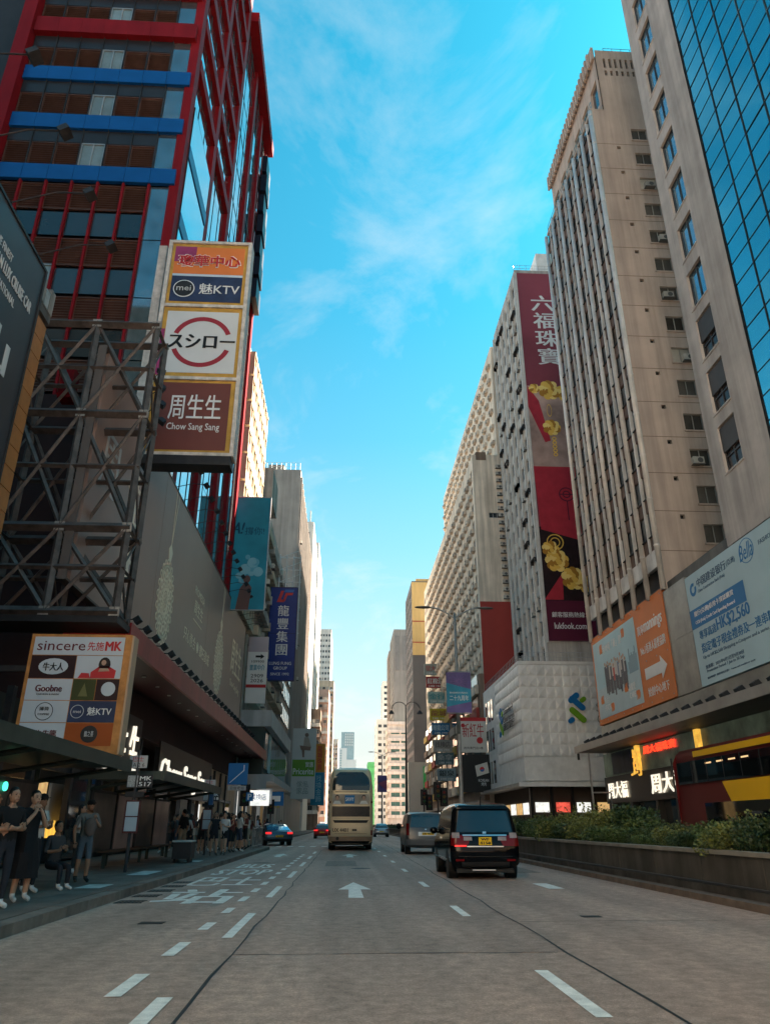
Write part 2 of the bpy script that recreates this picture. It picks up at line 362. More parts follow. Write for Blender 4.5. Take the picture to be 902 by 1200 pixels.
pp(MB().box(7.37, 9.24, 4, 420, .02, .68), 'soil', M('planter_soil', (.05, .04, .03), .95, 0, .3, 5))
pp(MB().tube((6.9, 4, .3), (6.9, 60, .3), .025, 6), 'pipe_rail', dark)
# shrubs
leafs = [M('shrub_leaf_%s' % n, c, .55, 0, .3, 6, rnd=.18, spec=.4) for n, c in (('dark', (.030, .052, .014)), ('mid', (.060, .090, .020)), ('yellow', (.11, .12, .026)))]
def shrub_mesh(seed, rx, rz, n, m, ls=.07):
    rr = random.Random(seed); mb = MB(); lobes = [(rr.uniform(-.6, .6)*rx, rr.uniform(-.55, .55)*rx, rz*rr.uniform(.35, .75), rr.uniform(.35, .6)*rx) for _ in range(9)]
    for x, y, z, r in lobes: mb.tube((x*.2, y*.2, 0), (x, y, z), .018, 4, 1, .008)
    for _ in range(n):
        x, y, z, r = rr.choice(lobes); t = rr.uniform(0, 2*PI); c = rr.uniform(-.85, 1); q = r*rr.uniform(.55, 1.08); s = math.sqrt(1-c*c)
        p = Vector((x+q*s*math.cos(t), y+q*s*math.sin(t), max(.02, z+q*c*.85))); L = ls*rr.uniform(.6, 1.5)
        d = Vector((rr.gauss(0, 1)+s*math.cos(t), rr.gauss(0, 1)+s*math.sin(t), rr.gauss(.3, .8))).normalized(); u = d.orthogonal().normalized()
        u = (Matrix.Rotation(rr.uniform(0, 6.28), 3, d) @ u)*L*.36
        mb.quad(p, p+d*L*.5+u, p+d*L, p+d*L*.5-u, 0)
    return mb.mesh('foliage', [leafs[m], M('shrub_stem', (.06, .045, .03), .9)])
protos = [shrub_mesh(s, .75+.1*(s % 3), 1.0, 2600, s % 3) for s in range(6)]
rr = random.Random(5); y = 11.0; kinds = ('low dark green', 'bushy mid green', 'yellowish green'); k = 0
ords = ['nearest the camera', 'second from the near end', 'third from the near end', 'fourth from the near end', 'fifth from the near end', 'sixth from the near end']
while y < 62:
    for row in range(2):
        a = rr.randrange(6) if row else [0, 1, 1, 0, 2, 1, 0, 2, 1][k % 9]+3*(k % 2)
        a %= 6; s = rr.uniform(.5, 1.0) if row == 0 else rr.uniform(.65, 1.3)
        o = inst(protos[a], 'shrub', None, ((7.9 if row == 0 else 8.75)+rr.uniform(-.12, .12), y+rr.uniform(-.2, .2), .66), rr.uniform(0, 6.28)); o.scale = (s, s, s*rr.uniform(.7, 1.05))
        nm = '%s shrub in the median planter, %s' % (kinds[a % 3], ('front row by the lane' if row == 0 else 'back row by the far carriageway'))
        tag(o, nm, 'shrub', 'shrubs in the median planter (%s)' % nm)
    y += rr.uniform(.95, 1.35); k += 1
rr = random.Random(9); mb = MB()
for _ in range(16000):
    p = Vector((rr.uniform(7.4, 9.2), 62+rr.random()**1.6*330, .68+rr.random()**.7*rr.uniform(.2, .75))); L = .16; d = Vector((rr.gauss(0, 1), rr.gauss(0, 1), rr.gauss(.3, .8))).normalized(); u = d.orthogonal()*L*.5
    mb.quad(p, p+d*L*.5+u, p+d*L, p+d*L*.5-u)
tag(mb.build('hedge', leafs[0]), 'far clipped hedge running along the median into the distance', 'hedge', kind='stuff')
# ================= left side =================
tile_m = M('orange_wall_tile', (.42, .17, .055), .45, 0, .12, 3, rnd=.08); grout = M('tile_grout', (.10, .06, .04), .9)
conc = M('stained_concrete', (.30, .285, .265), .85, 0, .18, .5, streak=.35, bump=.15); concd = M('dark_concrete', (.14, .13, .125), .85, 0, .2, .6, streak=.4)
# --- low orange-tiled building at the left edge
b = thing('tiled_building', 'low building at the left edge with orange tiled wall', 'building', (-16, 13, 0))
def bp(b, mb, n, m, **k):
    o = mb.build(n, m, b, **k); o.location = Vector(o.location)-b.location; return o
bp(b, MB().box(-22, -10.08, 4, 20.25, 0, 16.4), 'wall', grout)
bp(b, MB().box(-22, -9.98, 3.9, 20.32, 16.42, 16.75), 'parapet', concd)
tm = MB().box(0, .05, 0, .93, 0, .63).mesh('wall_tile', tile_m)
for j in range(18):
    for i in range(3):
        o = inst(tm, 'wall_tile', b, Vector((-10.07, 17.45+i*.95, 4.4+j*.66))-b.location)
for k in range(5):   # rooftop condensers at the corner
    bp(b, MB().box(-10.6+.02*k, -9.95, 18.55+.36*k, 18.86+.36*k, 16.8-k*.02, 17.6-(k % 2)*.25), 'rooftop_duct', [conc, steel][k % 2])
bp(b, MB().box(-9.97, -9.9, 4, 20.2, 3.6, 4.3), 'shop_fascia', M('dark_fascia', (.03, .026, .025), .4))
bp(b, MB().box(-10.06, -9.99, 4.2, 20.1, .14, 3.55), 'shopfront', glassn)
# --- dark billboard on it
d = thing('dark_billboard', 'dark grey billboard with pale lettering at the left edge of the street', 'billboard', (-9.6, 8.5, 6.2), PI/2)
MB().box(0, 9.9, -.12, .22, 0, 10.75).build('panel', M('dark_billboard_print', (.045, .047, .055), .35, 0, .25, .25), d)
pale = flat('pale_print', (.55, .56, .56)); 
txt(d, 'E', 5.6, 6.5, 8.6, 9.9, pale, -.125, bold=.03); txt(d, 'THE FINEST', 6.95, 8.0, 9.4, 9.65, pale, -.125); txt(d, 'COLN LUX CRUISE CAR', 6.95, 9.5, 8.85, 9.22, pale, -.125, bold=.01); txt(d, 'INTERNATIONAL', 6.95, 8.6, 8.35, 8.6, pale, -.125)
txt(d, '山', 7.4, 8.9, 6.3, 7.5, pale, -.125, bold=.02); txt(d, '車', 5.6, 7.0, 6.5, 7.9, pale, -.125, bold=.02)
frame(d, -.06, 9.96, -.06, 10.81, .09, dark, -.16, .3)
def flood(parent, x, z, out=1.3, head=(.34, .2, .26), rise=.25, drop=0):          # arm + floodlight head, local: sticks out towards -y
    o = sub(parent, 'floodlight', (x, 0, z)); mb = MB().tube((0, 0, 0), (0, -out*.6, rise), .022, 5).tube((0, -out*.6, rise), (0, -out, rise-drop), .022, 5)
    me = _FA.get((out, rise, drop))
    if not me: me = _FA[(out, rise, drop)] = (mb.mesh('arm', dark), MB().prism([(-.17, -.13), (.17, -.13), (.12, .1), (-.12, .1)], -.14, .12).mesh('lamp_head', dark))
    inst(me[0], 'arm', o); h = inst(me[1], 'lamp_head', o, (0, -out, rise-drop)); h.rotation_euler = (R(-35), 0, 0)
_FA = {}
for k in range(5): flood(d, 1.2+k*2, 10.75, 2.2, rise=.5)
# --- red podium and tower
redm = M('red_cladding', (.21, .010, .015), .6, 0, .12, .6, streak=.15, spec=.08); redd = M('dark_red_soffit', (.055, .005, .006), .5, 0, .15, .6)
skyg = M('sky_reflecting_glass', (.52, .62, .66), .035, .92, .08, .3); dkg = M('dark_curtain_glass', (.03, .034, .04), .06, .0, .15, .5, spec=.7, rnd=.35)
bluem = M('blue_spandrel', (.006, .08, .27), .35, 0, .1, 1); louv = M('brown_louvre', (.12, .065, .052), .5, .1, .2, 2); grey_sp = M('charcoal_spandrel', (.028, .028, .032), .3, 0, .15, 1)
t = thing('red_tower', 'tall tower with red frames, blue bands and louvred windows on the left', 'building', (-20, 44, 0))
bp(t, MB().box(-24, -9.75, 27.2, 70.5, 5.2, 18.0), 'podium', M('podium_wall', (.04, .018, .017), .7, 0, .2, .5))
bp(t, MB().box(-24, -10.9, 21, 70.3, .14, 5.2), 'shop_back', M('shop_interior', (.06, .045, .035), .8))
bp(t, MB().box(-30, -10.1, 30.35, 43.2, 18, 78), 'core', M('tower_core', (.03, .03, .034), .6))
bp(t, MB().box(-30, -10.1, 43.3, 57.8, 18, 66.6), 'core', M('tower_core'))
ue = [-19.2, -17.85, -16.5, -15.15, -13.8, -12.45, -11.1, -9.75]
lm = {}
def louvre_mesh(w, h):
    mb = MB(); n = int(h/.16); mb.box(-w/2, w/2, .05, .07, 0, h); mb.box(-w/2, w/2, -.05, .05, 0, .05).box(-w/2, w/2, -.05, .05, h-.05, h).box(-w/2, -w/2+.05, -.045, .05, .05, h-.05).box(w/2-.05, w/2, -.045, .05, .05, h-.05)
    for k in range(n):
        z = .08+k*(h-.16)/n; mb.quad((-w/2+.05, -.05, z), (w/2-.05, -.05, z), (w/2-.05, .03, z+.11), (-w/2+.05, .03, z+.11))
    return mb.mesh('louvre_panel', louv)
lv = louvre_mesh(1.29, 1.75); wn = win_mesh(1.29, 1.75, [alum, M('curtained_window', (.16, .22, .24), .1, 0, .2, 1, rnd=.4)], .06, 1)
cg = MB().quad((-.66, 0, 0), (.66, 0, 0), (.66, 0, 2.9), (-.66, 0, 2.9)).mesh('corner_pane', M('corner_glass', (.25, .28, .30), .04, .8, .25, 1.2))
sp = MB().box(-.655, .655, 0, .1, 0, .92).mesh('spandrel_panel', grey_sp); bb = MB().box(-.665, .665, -.12, .1, 0, 1.05).mesh('blue_panel', bluem); rb = MB().box(-.67, .67, -.3, .1, 0, 1.25).mesh('red_panel', redm)
dk = MB().box(-.64, .64, 0, .06, 0, 1.55).mesh('dark_pane', dkg)
floors = [33.0+3.83*k for k in range(12)]
for fi, z in enumerate(floors):
    isred = fi >= 3
    for i in range(7):
        c = (ue[i]+ue[i+1])/2; P = lambda me, n, y, zz: inst(me, n, t, Vector((c, y, zz))-t.location)
        P(rb if isred else bb, 'red_panel' if isred else 'blue_panel', 30.0, z)
        if i == 6: P(cg, 'corner_pane', 30.1, z+1.05)
        elif i == 3 or (i == 0 and fi == 5): P(wn, 'window', 30.12, z+1.12); P(sp, 'spandrel_panel', 30.05, z+2.9)
        else: P(lv, 'louvre_panel', 30.12, z+1.12); P(sp, 'spandrel_panel', 30.05, z+2.9)
for j in range(4):
    z = 18.1+j*3.72
    for i in range(7):
        c = (ue[i]+ue[i+1])/2
        if i == 6:
            o = inst(cg, 'corner_pane', t, Vector((c, 30.1, z))-t.location); o.scale.z = 1.26; continue
        inst(dk if not (j == 2 and i == 2) else wn, 'dark_pane' if not (j == 2 and i == 2) else 'window', t, Vector((c, 30.1, z+.1))-t.location)
        inst(lv, 'louvre_panel', t, Vector((c, 30.12, z+1.85))-t.location)
for x in ue[1:7]: bp(t, MB().box(x-.06, x+.06, 29.92, 30.2, 18, 32.95), 'mullion', redm)
for x in ue[1:7]: bp(t, MB().box(x-.025, x+.025, 29.97, 30.2, 33, 78), 'mullion', dark)
bp(t, MB().box(-20.0, -19.25, 29.5, 31, 18, 78), 'column', redm)
# street face
rc = [(30.4, .75), (36.6, .8), (42.6, .9), (48.6, .8), (53.2, .7), (57.4, .7)]
for i, (yy, wd) in enumerate(rc): bp(t, MB().box(-10.05, -9.54, yy-wd/2, yy+wd/2, 18.2, 78 if i < 3 else 67), 'column', redm)
pm = {}
for (ya, wa), (yb, wb), top in zip(rc, rc[1:], (78, 78, 67, 67, 67)):
    a = ya+wa/2; e = yb-wb/2; n = 3
    for i in range(n):
        y0 = a+(e-a)*i/n; y1 = a+(e-a)*(i+1)/n; z = 18.2
        while z < top-1:
            h = min(3.83, top-z); key = (round(y1-y0, 3), round(h, 2))
            if key not in pm: pm[key] = MB().quad((0, .03, .03), (key[0]-.06, .03, .03), (key[0]-.06, .03, key[1]-.03), (0, .03, key[1]-.03)).mesh('glass_pane', skyg)
            o = inst(pm[key], 'glass_pane', t, Vector((-9.75, y0+.03, z))-t.location, PI/2+random.gauss(0, .004)); z += 3.83
        bp(t, MB().box(-9.9, -9.75, y0-.03, y0+.03, 18.2, top), 'mullion', dark)
    zz = 43.2
    while zz < top:
        if yb < 45: bp(t, MB().box(-9.9, -9.5, a+.002, e-.002, zz, zz+.85), 'beam', redm)
        else: bp(t, MB().box(-9.88, -9.755, a+.002, e-.002, zz, zz+.12), 'beam', dark)
        zz += 3.83
bp(t, MB().box(-10.05, -8.95, 43.4, 57.9, 67.0, 68.2), 'beam', redm)
bp(t, MB().box(-9.95, -9.5, 30.82, 35.95, 18.3, 40), 'bay_glass', skyg)
bp(t, MB().box(-9.97, -9.48, 30.78, 30.82, 18.3, 40), 'bay_edge', dark)
for k in range(4): bp(t, MB().box(-9.98, -9.45, 30.79, 35.98, 21+k*5, 21.9+k*5), 'blue_panel', bluem)
for k in range(7): bp(t, MB().box(-9.5, -9.0+.1*(k % 2), 54.8, 57.6-.4*(k % 2), 46+k*2.6, 48.1+k*2.6), 'sunshade_box', M('navy_sunshade', (.012, .014, .028), .4))
# far grey glass block behind the red column
g = thing('grey_glass_block', 'grey glass office block behind the red tower, top left corner', 'building', (-28, 38, 0))
bp(g, MB().box(-40, -20.6, 33.2, 60, 0, 80), 'wall', M('slate_cladding', (.06, .075, .09), .4, 0, .2, .6))
for j in range(8):
    for i in range(6): bp(g, MB().box(-24.9+i*.72, -24.2+i*.72, 33.1, 33.19, 40+j*4.2, 43.4+j*4.2), 'window', M('slate_glass', (.10, .15, .18), .05, .6, .2, .8))
# --- grey jewellery billboard
G = thing('jewellery_billboard', 'long grey billboard with golden pendants above the red canopy', 'billboard', (-9.55, 24, 8.95), PI/2)
bbm = M('taupe_billboard_print', (.36, .25, .212), .42, 0, .10, .12)
for a, e in ((.4, 11), (11.03, 25.2), (25.23, 44)): MB().box(a, e, -.1, .15, 0, 9.25).build('panel', bbm, G)
frame(G, -.05, 44.05, -.08, 9.33, .08, M('taupe_frame', (.12, .10, .09), .5), -.13, .3)
lace = flat('pendant_print', (.86, .74, .58), .4)
def pendant(cx, cz, rx, rz, top):
    mb = MB(); rr = random.Random(int(cx*10)); y0 = -.122; y1 = -.102
    mb.ring(cx, cz, rz*.86, rz*.93, y0, y1, 36, 0, rx/rz); mb.ring(cx, cz, rz*.28, rz*.36, y0, y1, 18, 0, rx/rz)
    for k in range(22):
        t_ = 2*PI*k/22; mb.ring(cx+rx*.98*math.cos(t_), cz+rz*.98*math.sin(t_), rz*.055, rz*.10, y0, y1, 8)
    for k in range(14):
        t_ = 2*PI*k/14; mb.ring(cx+rx*.70*math.cos(t_), cz+rz*.70*math.sin(t_), rz*.07, rz*.125, y0, y1, 9)
        t_ += .22; mb.ring(cx+rx*.46*math.cos(t_), cz+rz*.46*math.sin(t_), rz*.05, rz*.10, y0, y1, 8)
    mb.disc(cx, cz, rz*.86, -.108, -.101, 30, 1, rx/rz)
    for k in range(8):
        t_ = 2*PI*k/8; mb.ring(cx+rx*.16*math.cos(t_), cz+rz*.16*math.sin(t_), rz*.04, rz*.08, y0, y1, 8)
    mb.prism([(cx-rx*.12, cz+rz*1.02), (cx+rx*.12, cz+rz*1.02), (cx+rx*.26, cz+rz*1.32), (cx, cz+rz*1.5), (cx-rx*.26, cz+rz*1.32)], y0, y1)
    for sx in (-.02, .55): mb.prism([(cx-.02, cz+rz*1.45), (cx+.03, cz+rz*1.45), (cx+sx+.03, top), (cx+sx-.02, top)], y0, y1)
    mb.build('pendant_print', [lace, flat('pendant_shade', (.58, .44, .33))], G)
pendant(13.3, 3.0, 1.6, 2.1, 9.2); pendant(30.8, 3.4, 1.75, 2.2, 9.2)
txt(G, '周', 1.4, 3.4, 4.2, 6.6, pale, -.105, bold=.01); txt(G, '生', 5.0, 7.4, 4.4, 6.7, lace, -.105, bold=.02); txt(G, '生', 5.0, 7.6, 1.9, 4.1, lace, -.105, bold=.03); txt(G, 'Sang', 5.2, 7.6, .9, 1.5, lace, -.105)
txt(G, 'PROMESSA', 20.4, 23.6, 5.6, 6.1, lace, -.105); txt(G, '周生生', 20.6, 23.4, 4.4, 5.3, lace, -.105); MB().box(20.6, 23.4, -.12, -.1, 4.0, 4.06).build('rule', lace, G)
txt(G, '只心意合 ◉ 鑽石對戒', 18.4, 27.0, 2.3, 3.1, lace, -.105); txt(G, '周生生', 36.6, 42.4, 3.9, 6.8, lace, -.105, bold=.01); txt(G, 'Chow Sang Sang', 36.8, 42.4, 2.7, 3.4, lace, -.105)
for k in range(21): flood(G, 7.5+k*1.78, 9.3, 1.7, rise=.25, drop=.1)
for k in range(27): flood(G, 4+k*1.53, -.55, 1.5, rise=.2, drop=.05)
# --- red canopy under it
c = thing('red_canopy', 'dark red canopy over the pavement below the grey billboard', 'canopy', (-8.6, 50, 7))
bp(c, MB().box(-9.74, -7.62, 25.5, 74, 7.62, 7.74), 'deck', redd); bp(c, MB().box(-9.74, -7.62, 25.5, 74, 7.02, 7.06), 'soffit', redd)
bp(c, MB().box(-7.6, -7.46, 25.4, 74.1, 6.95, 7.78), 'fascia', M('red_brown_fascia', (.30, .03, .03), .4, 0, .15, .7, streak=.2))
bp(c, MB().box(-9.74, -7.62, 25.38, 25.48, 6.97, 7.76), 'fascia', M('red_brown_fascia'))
for k in range(20): bp(c, MB().tube((-8.4, 26.5+k*2.4, 6.96), (-8.4, 26.5+k*2.4, 7.0), .09, 10), 'downlight', alum)
# --- street-level shopfront under the canopy: lit signs
lit = M('lit_letter', (1, .93, .78), .5, var=0, emit=.11); warm = M('warm_shop_light', (1, .62, .25), .6, var=.35, scale=1.5, emit=.07); litw = M('lit_white_panel', (.95, .95, .9), .5, var=.25, scale=2, emit=.11)
s = thing('shop_sign', 'backlit white jeweller characters on the dark fascia by the bus shelter', 'sign', (-9.7, 31, 3.3), PI/2)
MB().box(-.3, 5.8, -.06, .02, -.2, 2.6).build('backing', M('sign_backing', (.02, .015, .015), .4), s); frame(s, 0, 1.6, .1, 2.3, .07, lit, -.1, .04)
txt(s, '周', .25, 1.35, .3, 2.1, lit, -.07, .04); txt(s, '生', 2.0, 3.4, .2, 2.2, lit, -.07, .04, bold=.02); txt(s, '生', 3.9, 5.3, .2, 2.2, lit, -.07, .04, bold=.02)
s = thing('shop_sign', 'tall glowing white lettering lower down the dark shop fascia', 'sign', (-9.7, 41.3, 3.0), PI/2)
MB().box(-.4, 16, -.06, .02, -.2, 2.4).build('backing', M('sign_backing'), s); txt(s, 'Chow Sang Sang', 0, 14.6, 0, 1.6, lit, -.07, .05, bold=.03)
sf = thing('shopfront', 'dark street-level shopfront with lit windows behind the bus shelter', 'shopfront', (-10, 46, .14))
y = 22.6; k = 0; rr = random.Random(3)
while y < 69:
    wd = rr.choice((2.4, 3.0, 3.6)); bp(sf, MB().box(-9.95, -9.75, y-.12, y+.12, .14, 5.1), 'pier', dark)
    m = [M('shop_dim_light', (.9, .6, .35), .6, var=.4, scale=1.2, emit=.025), warm, M('shop_dim_light'), litw][k % 4] if k > 1 else (warm if k == 1 else M('shop_dim_light'))
    bp(sf, MB().box(-10.6, -10.5, y+.2, y+wd-.2, .5, 2.7), 'display', m)
    if k % 3 == 2: bp(sf, MB().box(-9.9, -9.88, y+.12, y+wd-.12, .2, 3.0), 'glass_pane', glassn)
    bp(sf, MB().box(-9.92, -9.8, y+.12, y+wd-.12, 3.0, 3.2), 'transom', dark); y += wd; k += 1
for k in range(9): bp(sf, MB().tube((-10.2, 27.9+k*.34, .9), (-10.2, 27.9+k*.34, 1.25+.1*(k % 3)), .1, 8), 'display_ornament', M('gold_ornament_glow', (.9, .5, .08), .3, .7, emit=.12))  # ornaments given a glow of their own in place of shop lighting
bp(sf, MB().box(-10.4, -9.98, 22.6, 69, .14, .9), 'display_counter', dark)
# --- projecting signboard over the street
S = thing('tall_signboard', 'tall projecting signboard with three adverts: orange, white and brown', 'signboard', (-9.35, 29.3, 16.35))
wf = M('rusty_white_frame', (.62, .57, .52), .5, 0, .25, 3, streak=.3); wd = 4.15
MB().box(.08, wd-.08, .1, .62, .08, 12.1).build('box', M('signbox_back', (.30, .42, .50), .5), S)
for z in (0, 3.95, 8.1, 12.05): MB().box(0, wd, -.02, .74, z, z+.16).build('frame_rail', wf, S)
for x in (0, wd-.18): MB().box(x, x+.18, -.016, .736, .16, 12.05).build('frame_post', wf, S)
MB().box(.1, wd-.1, -.05, .8, -.45, -.01).build('base_tray', dark, S)
yel = flat('amber_print', (.52, .30, .06), var=.25, scale=1.5); org = flat('orange_print', (.70, .20, .05)); mag = flat('magenta_print', (.33, .05, .15), var=.3, scale=1)
a = MB().box(.2, wd-.2, .06, .09, 8.28, 12.03).build('advert', yel, S); 
rect(S, .35, wd-.35, 10.15, 11.85, org, .058); rect(S, .35, 1.4, 10.9, 11.85, mag, .044); txt(S, '瓊華中心', .55, 3.65, 10.55, 11.35, M('white_outline', (.8, .75, .7), var=0), .03, bold=.05); txt(S, '瓊華中心', .58, 3.62, 10.6, 11.3, red_p, .01, bold=.03)
navy = flat('navy_print', (.03, .045, .10), var=.35, scale=1.2); rect(S, .35, wd-.35, 8.45, 10.0, navy, .058); rect(S, .35, wd-.35, 10.0, 10.14, flat('pale_blue', (.5, .6, .7)), .057)
MB().disc(1.0, 9.22, .52, .03, .044, 28).disc(1.0, 9.22, .47, .02, .03, 28, 1).build('round_emblem', [white, dark], S); txt(S, 'mei', .65, 1.35, 9.08, 9.4, pale, .018); txt(S, '魅KTV', 1.75, 3.7, 8.9, 9.55, white, .03, bold=.008)
MB().box(.2, wd-.2, .06, .09, 4.13, 8.08).build('advert', yel, S); rect(S, .4, wd-.35, 4.35, 7.85, flat('off_white_print', (.62, .64, .65)), .058)
rect(S, .2, .38, 4.2, 6.8, mag, .052)
rr2 = flat('sushi_red', (.32, .03, .045)); MB().ring(2.15, 6.1, 1.2, 1.43, .03, .044, 20, 0, 1, R(20), R(160)).build('arc_emblem', rr2, S); MB().ring(2.15, 6.1, 1.2, 1.43, .03, .044, 20, 0, 1, R(200), R(340)).build('arc_emblem', rr2, S)
txt(S, 'スシロー', .62, 3.7, 5.72, 6.5, black, .03, bold=.045)
MB().box(.2, wd-.2, .06, .09, .18, 3.93).build('advert', yel, S); rect(S, .32, wd-.4, .3, 3.8, flat('brown_print', (.17, .055, .045)), .058)
txt(S, '周生生', 1.05, 3.4, 1.85, 3.15, white, .03, bold=.012); txt(S, 'Chow Sang Sang', 1.05, 3.4, 1.2, 1.65, white, .03, bold=.008)
for k in range(4): 
    o = sub(S, 'floodlight', (.1, .1, 3.9-k*.85)); MB().tube((0, 0, 0), (.55+.1*k, -.75, .0), .02, 5).build('arm', dark, o); h = MB().prism([(-.2, -.12), (.2, -.12), (.12, .12), (-.12, .12)], -.12, .12).build('lamp_head', dark, o, (.65+.1*k, -.85, -.08)); h.rotation_euler = (R(-30), R(40), 0)
bp(S, MB().box(-9.9, -9.5, 29.55, 29.75, 17, 28.4), 'mounting_strip', wf)
# --- steel truss frame
rust = M('rusty_truss_steel', (.12, .10, .092), .55, .45, .35, 2.5, bump=.1)
F = thing('steel_truss', 'rusty steel lattice frame standing out from the wall at left', 'truss', (-12.2, 24, 7.75))
W_, D_, HZ = 4.55, 1.35, [0, 1.6, 2.95, 4.75, 6.75, 8.6, 11.5]; HZ = [0, 1.55, 3.0, 5.35, 7.5, 9.5, 11.5]
ch = .19
for yy in (0, D_):
    for x in (0, W_/2, W_): MB().bar((x, yy, 0), (x, yy, 11.6), ch).build('post', rust, F)
    for i, z in enumerate(HZ):
        big = i in (0, 2, 4, 6); MB().bar((-.5 if i in (4,) else -.1, yy-.02, z), (W_+.12, yy-.02, z), .26 if big else .15).build('beam', rust, F)
    for a, e in ((0, 2), (2, 4), (4, 6)):
        z0, z1 = HZ[a], HZ[e]; zm = (z0+z1)/2
        for s_ in (0, 1):
            xa, xb = s_*W_/2, (s_+1)*W_/2
            if s_ == 0: q = [((xa, z1), (xb, z0))]; q2 = ((xa, z0), (xb, z1))
            else: q = [((xa, z1), (xb, z0))]; q2 = ((xa, z0), (xb, z1))
            MB().bar((q[0][0][0], yy+.03, q[0][0][1]), (q[0][1][0], yy+.03, q[0][1][1]), .125).build('brace', rust, F); MB().bar((q2[0][0], yy-.06, q2[0][1]), (q2[1][0], yy-.06, q2[1][1]), .11).build('brace', rust, F)
for x in (0, W_/2, W_):
    for i, z in enumerate(HZ):
        MB().bar((x, -.05, z), (x, D_+.05, z), .1).build('tie', rust, F)
        if i < 6: MB().bar((x, 0 if i % 2 else D_, z), (x, D_ if i % 2 else 0, HZ[i+1]), .06).build('brace', rust, F)
for x in (0, W_/2, W_):
    for z in HZ[::2]: MB().box(x-.17, x+.17, -.12, -.1, z-.17, z+.17).build('gusset', M('bare_steel', (.35, .32, .29), .5, .5, .3, 4), F)
MB().box(-2.5, 0, .2, .32, 4.5, 4.7).build('anchor_beam', rust, F); MB().box(-2.5, 0, .2, .32, 9.6, 9.8).build('anchor_beam', rust, F); MB().box(-.15, W_+.15, -.14, D_+.1, -.36, -.14).build('sill_beam', dark, F)
MB().box(.5, 1.0, D_+.3, D_+.9, 9.2, 10.6).build('junction_box', redm, F)
# --- sincere sign board
Q = thing('directory_sign', 'white and orange shop directory sign above the bus shelter', 'sign', (-8.72, 20.6, 3.0))
W2, H2 = 2.62, 3.2; orb = flat('orange_frame', (.46, .20, .06), var=.3, scale=3)
MB().box(0, W2+.12, 0, .5, 0, H2).build('box', orb, Q); MB().box(W2+.12, W2+.17, .02, .48, .02, H2-.02).build('side_trim', flat('peach_trim', (.48, .33, .22)), Q)
pw = flat('poster_pale', (.50, .55, .60))
def cell(x0, x1, z0, z1, m): return rect(Q, x0, x1, z0, z1, m, -.004)
cell(.1, 2.55, 2.62, 3.12, pw); txt(Q, 'sincere', .2, 1.5, 2.74, 3.0, flat('maroon', (.12, .02, .03)), -.017); txt(Q, '先施', 1.56, 2.0, 2.74, 2.99, red_p, -.017); txt(Q, 'MK', 2.05, 2.48, 2.74, 3.0, red_p, -.017, bold=.04)
cell(.1, 1.3, 1.98, 2.6, flat('maroon_dark', (.03, .012, .014))); MB().disc(.72, 2.3, .22, -.028, -.017, 20, 0, 1.8).build('cloud_badge', pw, Q); txt(Q, '牛大人', .45, 1.0, 2.18, 2.4, black, -.03, bold=.02)
cell(1.32, 2.55, 1.98, 2.6, pw)
mb = MB(); mb.prism([(1.75, 1.99), (2.4, 1.99), (2.42, 2.2), (2.2, 2.32), (1.95, 2.3), (1.75, 2.15)], -.03, -.017, 2).prism([(1.42, 1.99), (1.75, 1.99), (1.7, 2.12), (1.5, 2.13)], -.028, -.017, 2); mb.disc(2.08, 2.42, .12, -.034, -.017, 14, 0, .8).disc(2.09, 2.36, .2, -.03, -.017, 14, 0, .8); mb.disc(2.07, 2.41, .075, -.044, -.034, 12, 1, .85).prism([(1.98, 2.26), (2.2, 2.26), (2.25, 2.18), (1.95, 2.16)], -.04, -.03, 1); mb.build('portrait_print', [flat('hair_print', (.03, .02, .02)), flat('skin_print', (.45, .28, .2)), red_p], Q)
cell(.1, 1.3, 1.4, 1.96, pw); txt(Q, 'Goobne', .35, 1.05, 1.62, 1.8, flat('maroon'), -.017, bold=.03); txt(Q, 'CHICKEN & PIZZA', .4, 1.0, 1.53, 1.57, dark, -.017)
cell(1.32, 1.93, 1.4, 1.96, flat('olive_print', (.05, .06, .02))); MB().prism([(1.5, 1.5), (1.75, 1.5), (1.63, 1.85)], -.024, -.017).build('tree_emblem', flat('olive_light', (.15, .15, .06)), Q)
cell(1.95, 2.55, 1.4, 1.96, flat('maroon_dark')); MB().disc(2.28, 1.7, .19, -.024, -.017, 18).build('bowl_emblem', pw, Q)
cell(.1, 1.3, .82, 1.38, pw); MB().ring(.68, 1.1, .22, .235, -.024, -.017, 26).build('round_emblem', dark, Q); txt(Q, '薄荷', .55, .8, 1.12, 1.22, dark, -.017); txt(Q, 'COFFEE', .53, .83, 1.0, 1.05, dark, -.017)
cell(1.32, 2.55, .82, 1.38, navy); MB().ring(1.55, 1.1, .16, .175, -.024, -.017, 24).build('round_emblem', pale, Q); txt(Q, 'mei', 1.45, 1.65, 1.06, 1.14, pale, -.017); txt(Q, '魅KTV', 1.82, 2.45, 1.0, 1.22, white, -.017, bold=.01)
cell(.1, 1.3, .22, .8, pw); txt(Q, '牛牛龍', .55, 1.1, .46, .62, flat('maroon'), -.017, bold=.02); txt(Q, 'NOW NTX', .2, .48, .44, .58, dark, -.017); txt(Q, 'BARBECUE BUFFET', .58, 1.05, .37, .41, dark, -.017)
cell(1.32, 2.55, .22, .8, flat('rust_orange', (.34, .075, .015))); MB().disc(1.95, .52, .22, -.024, -.017, 24).build('round_emblem', dark, Q); txt(Q, '鶴之茶', 1.83, 2.07, .45, .6, pale, -.026)
bp(Q, MB().box(-9.7, -8.76, 20.75, 20.85, 5.2, 5.35).box(-9.7, -8.76, 20.75, 20.85, 3.6, 3.75), 'bracket', dark)
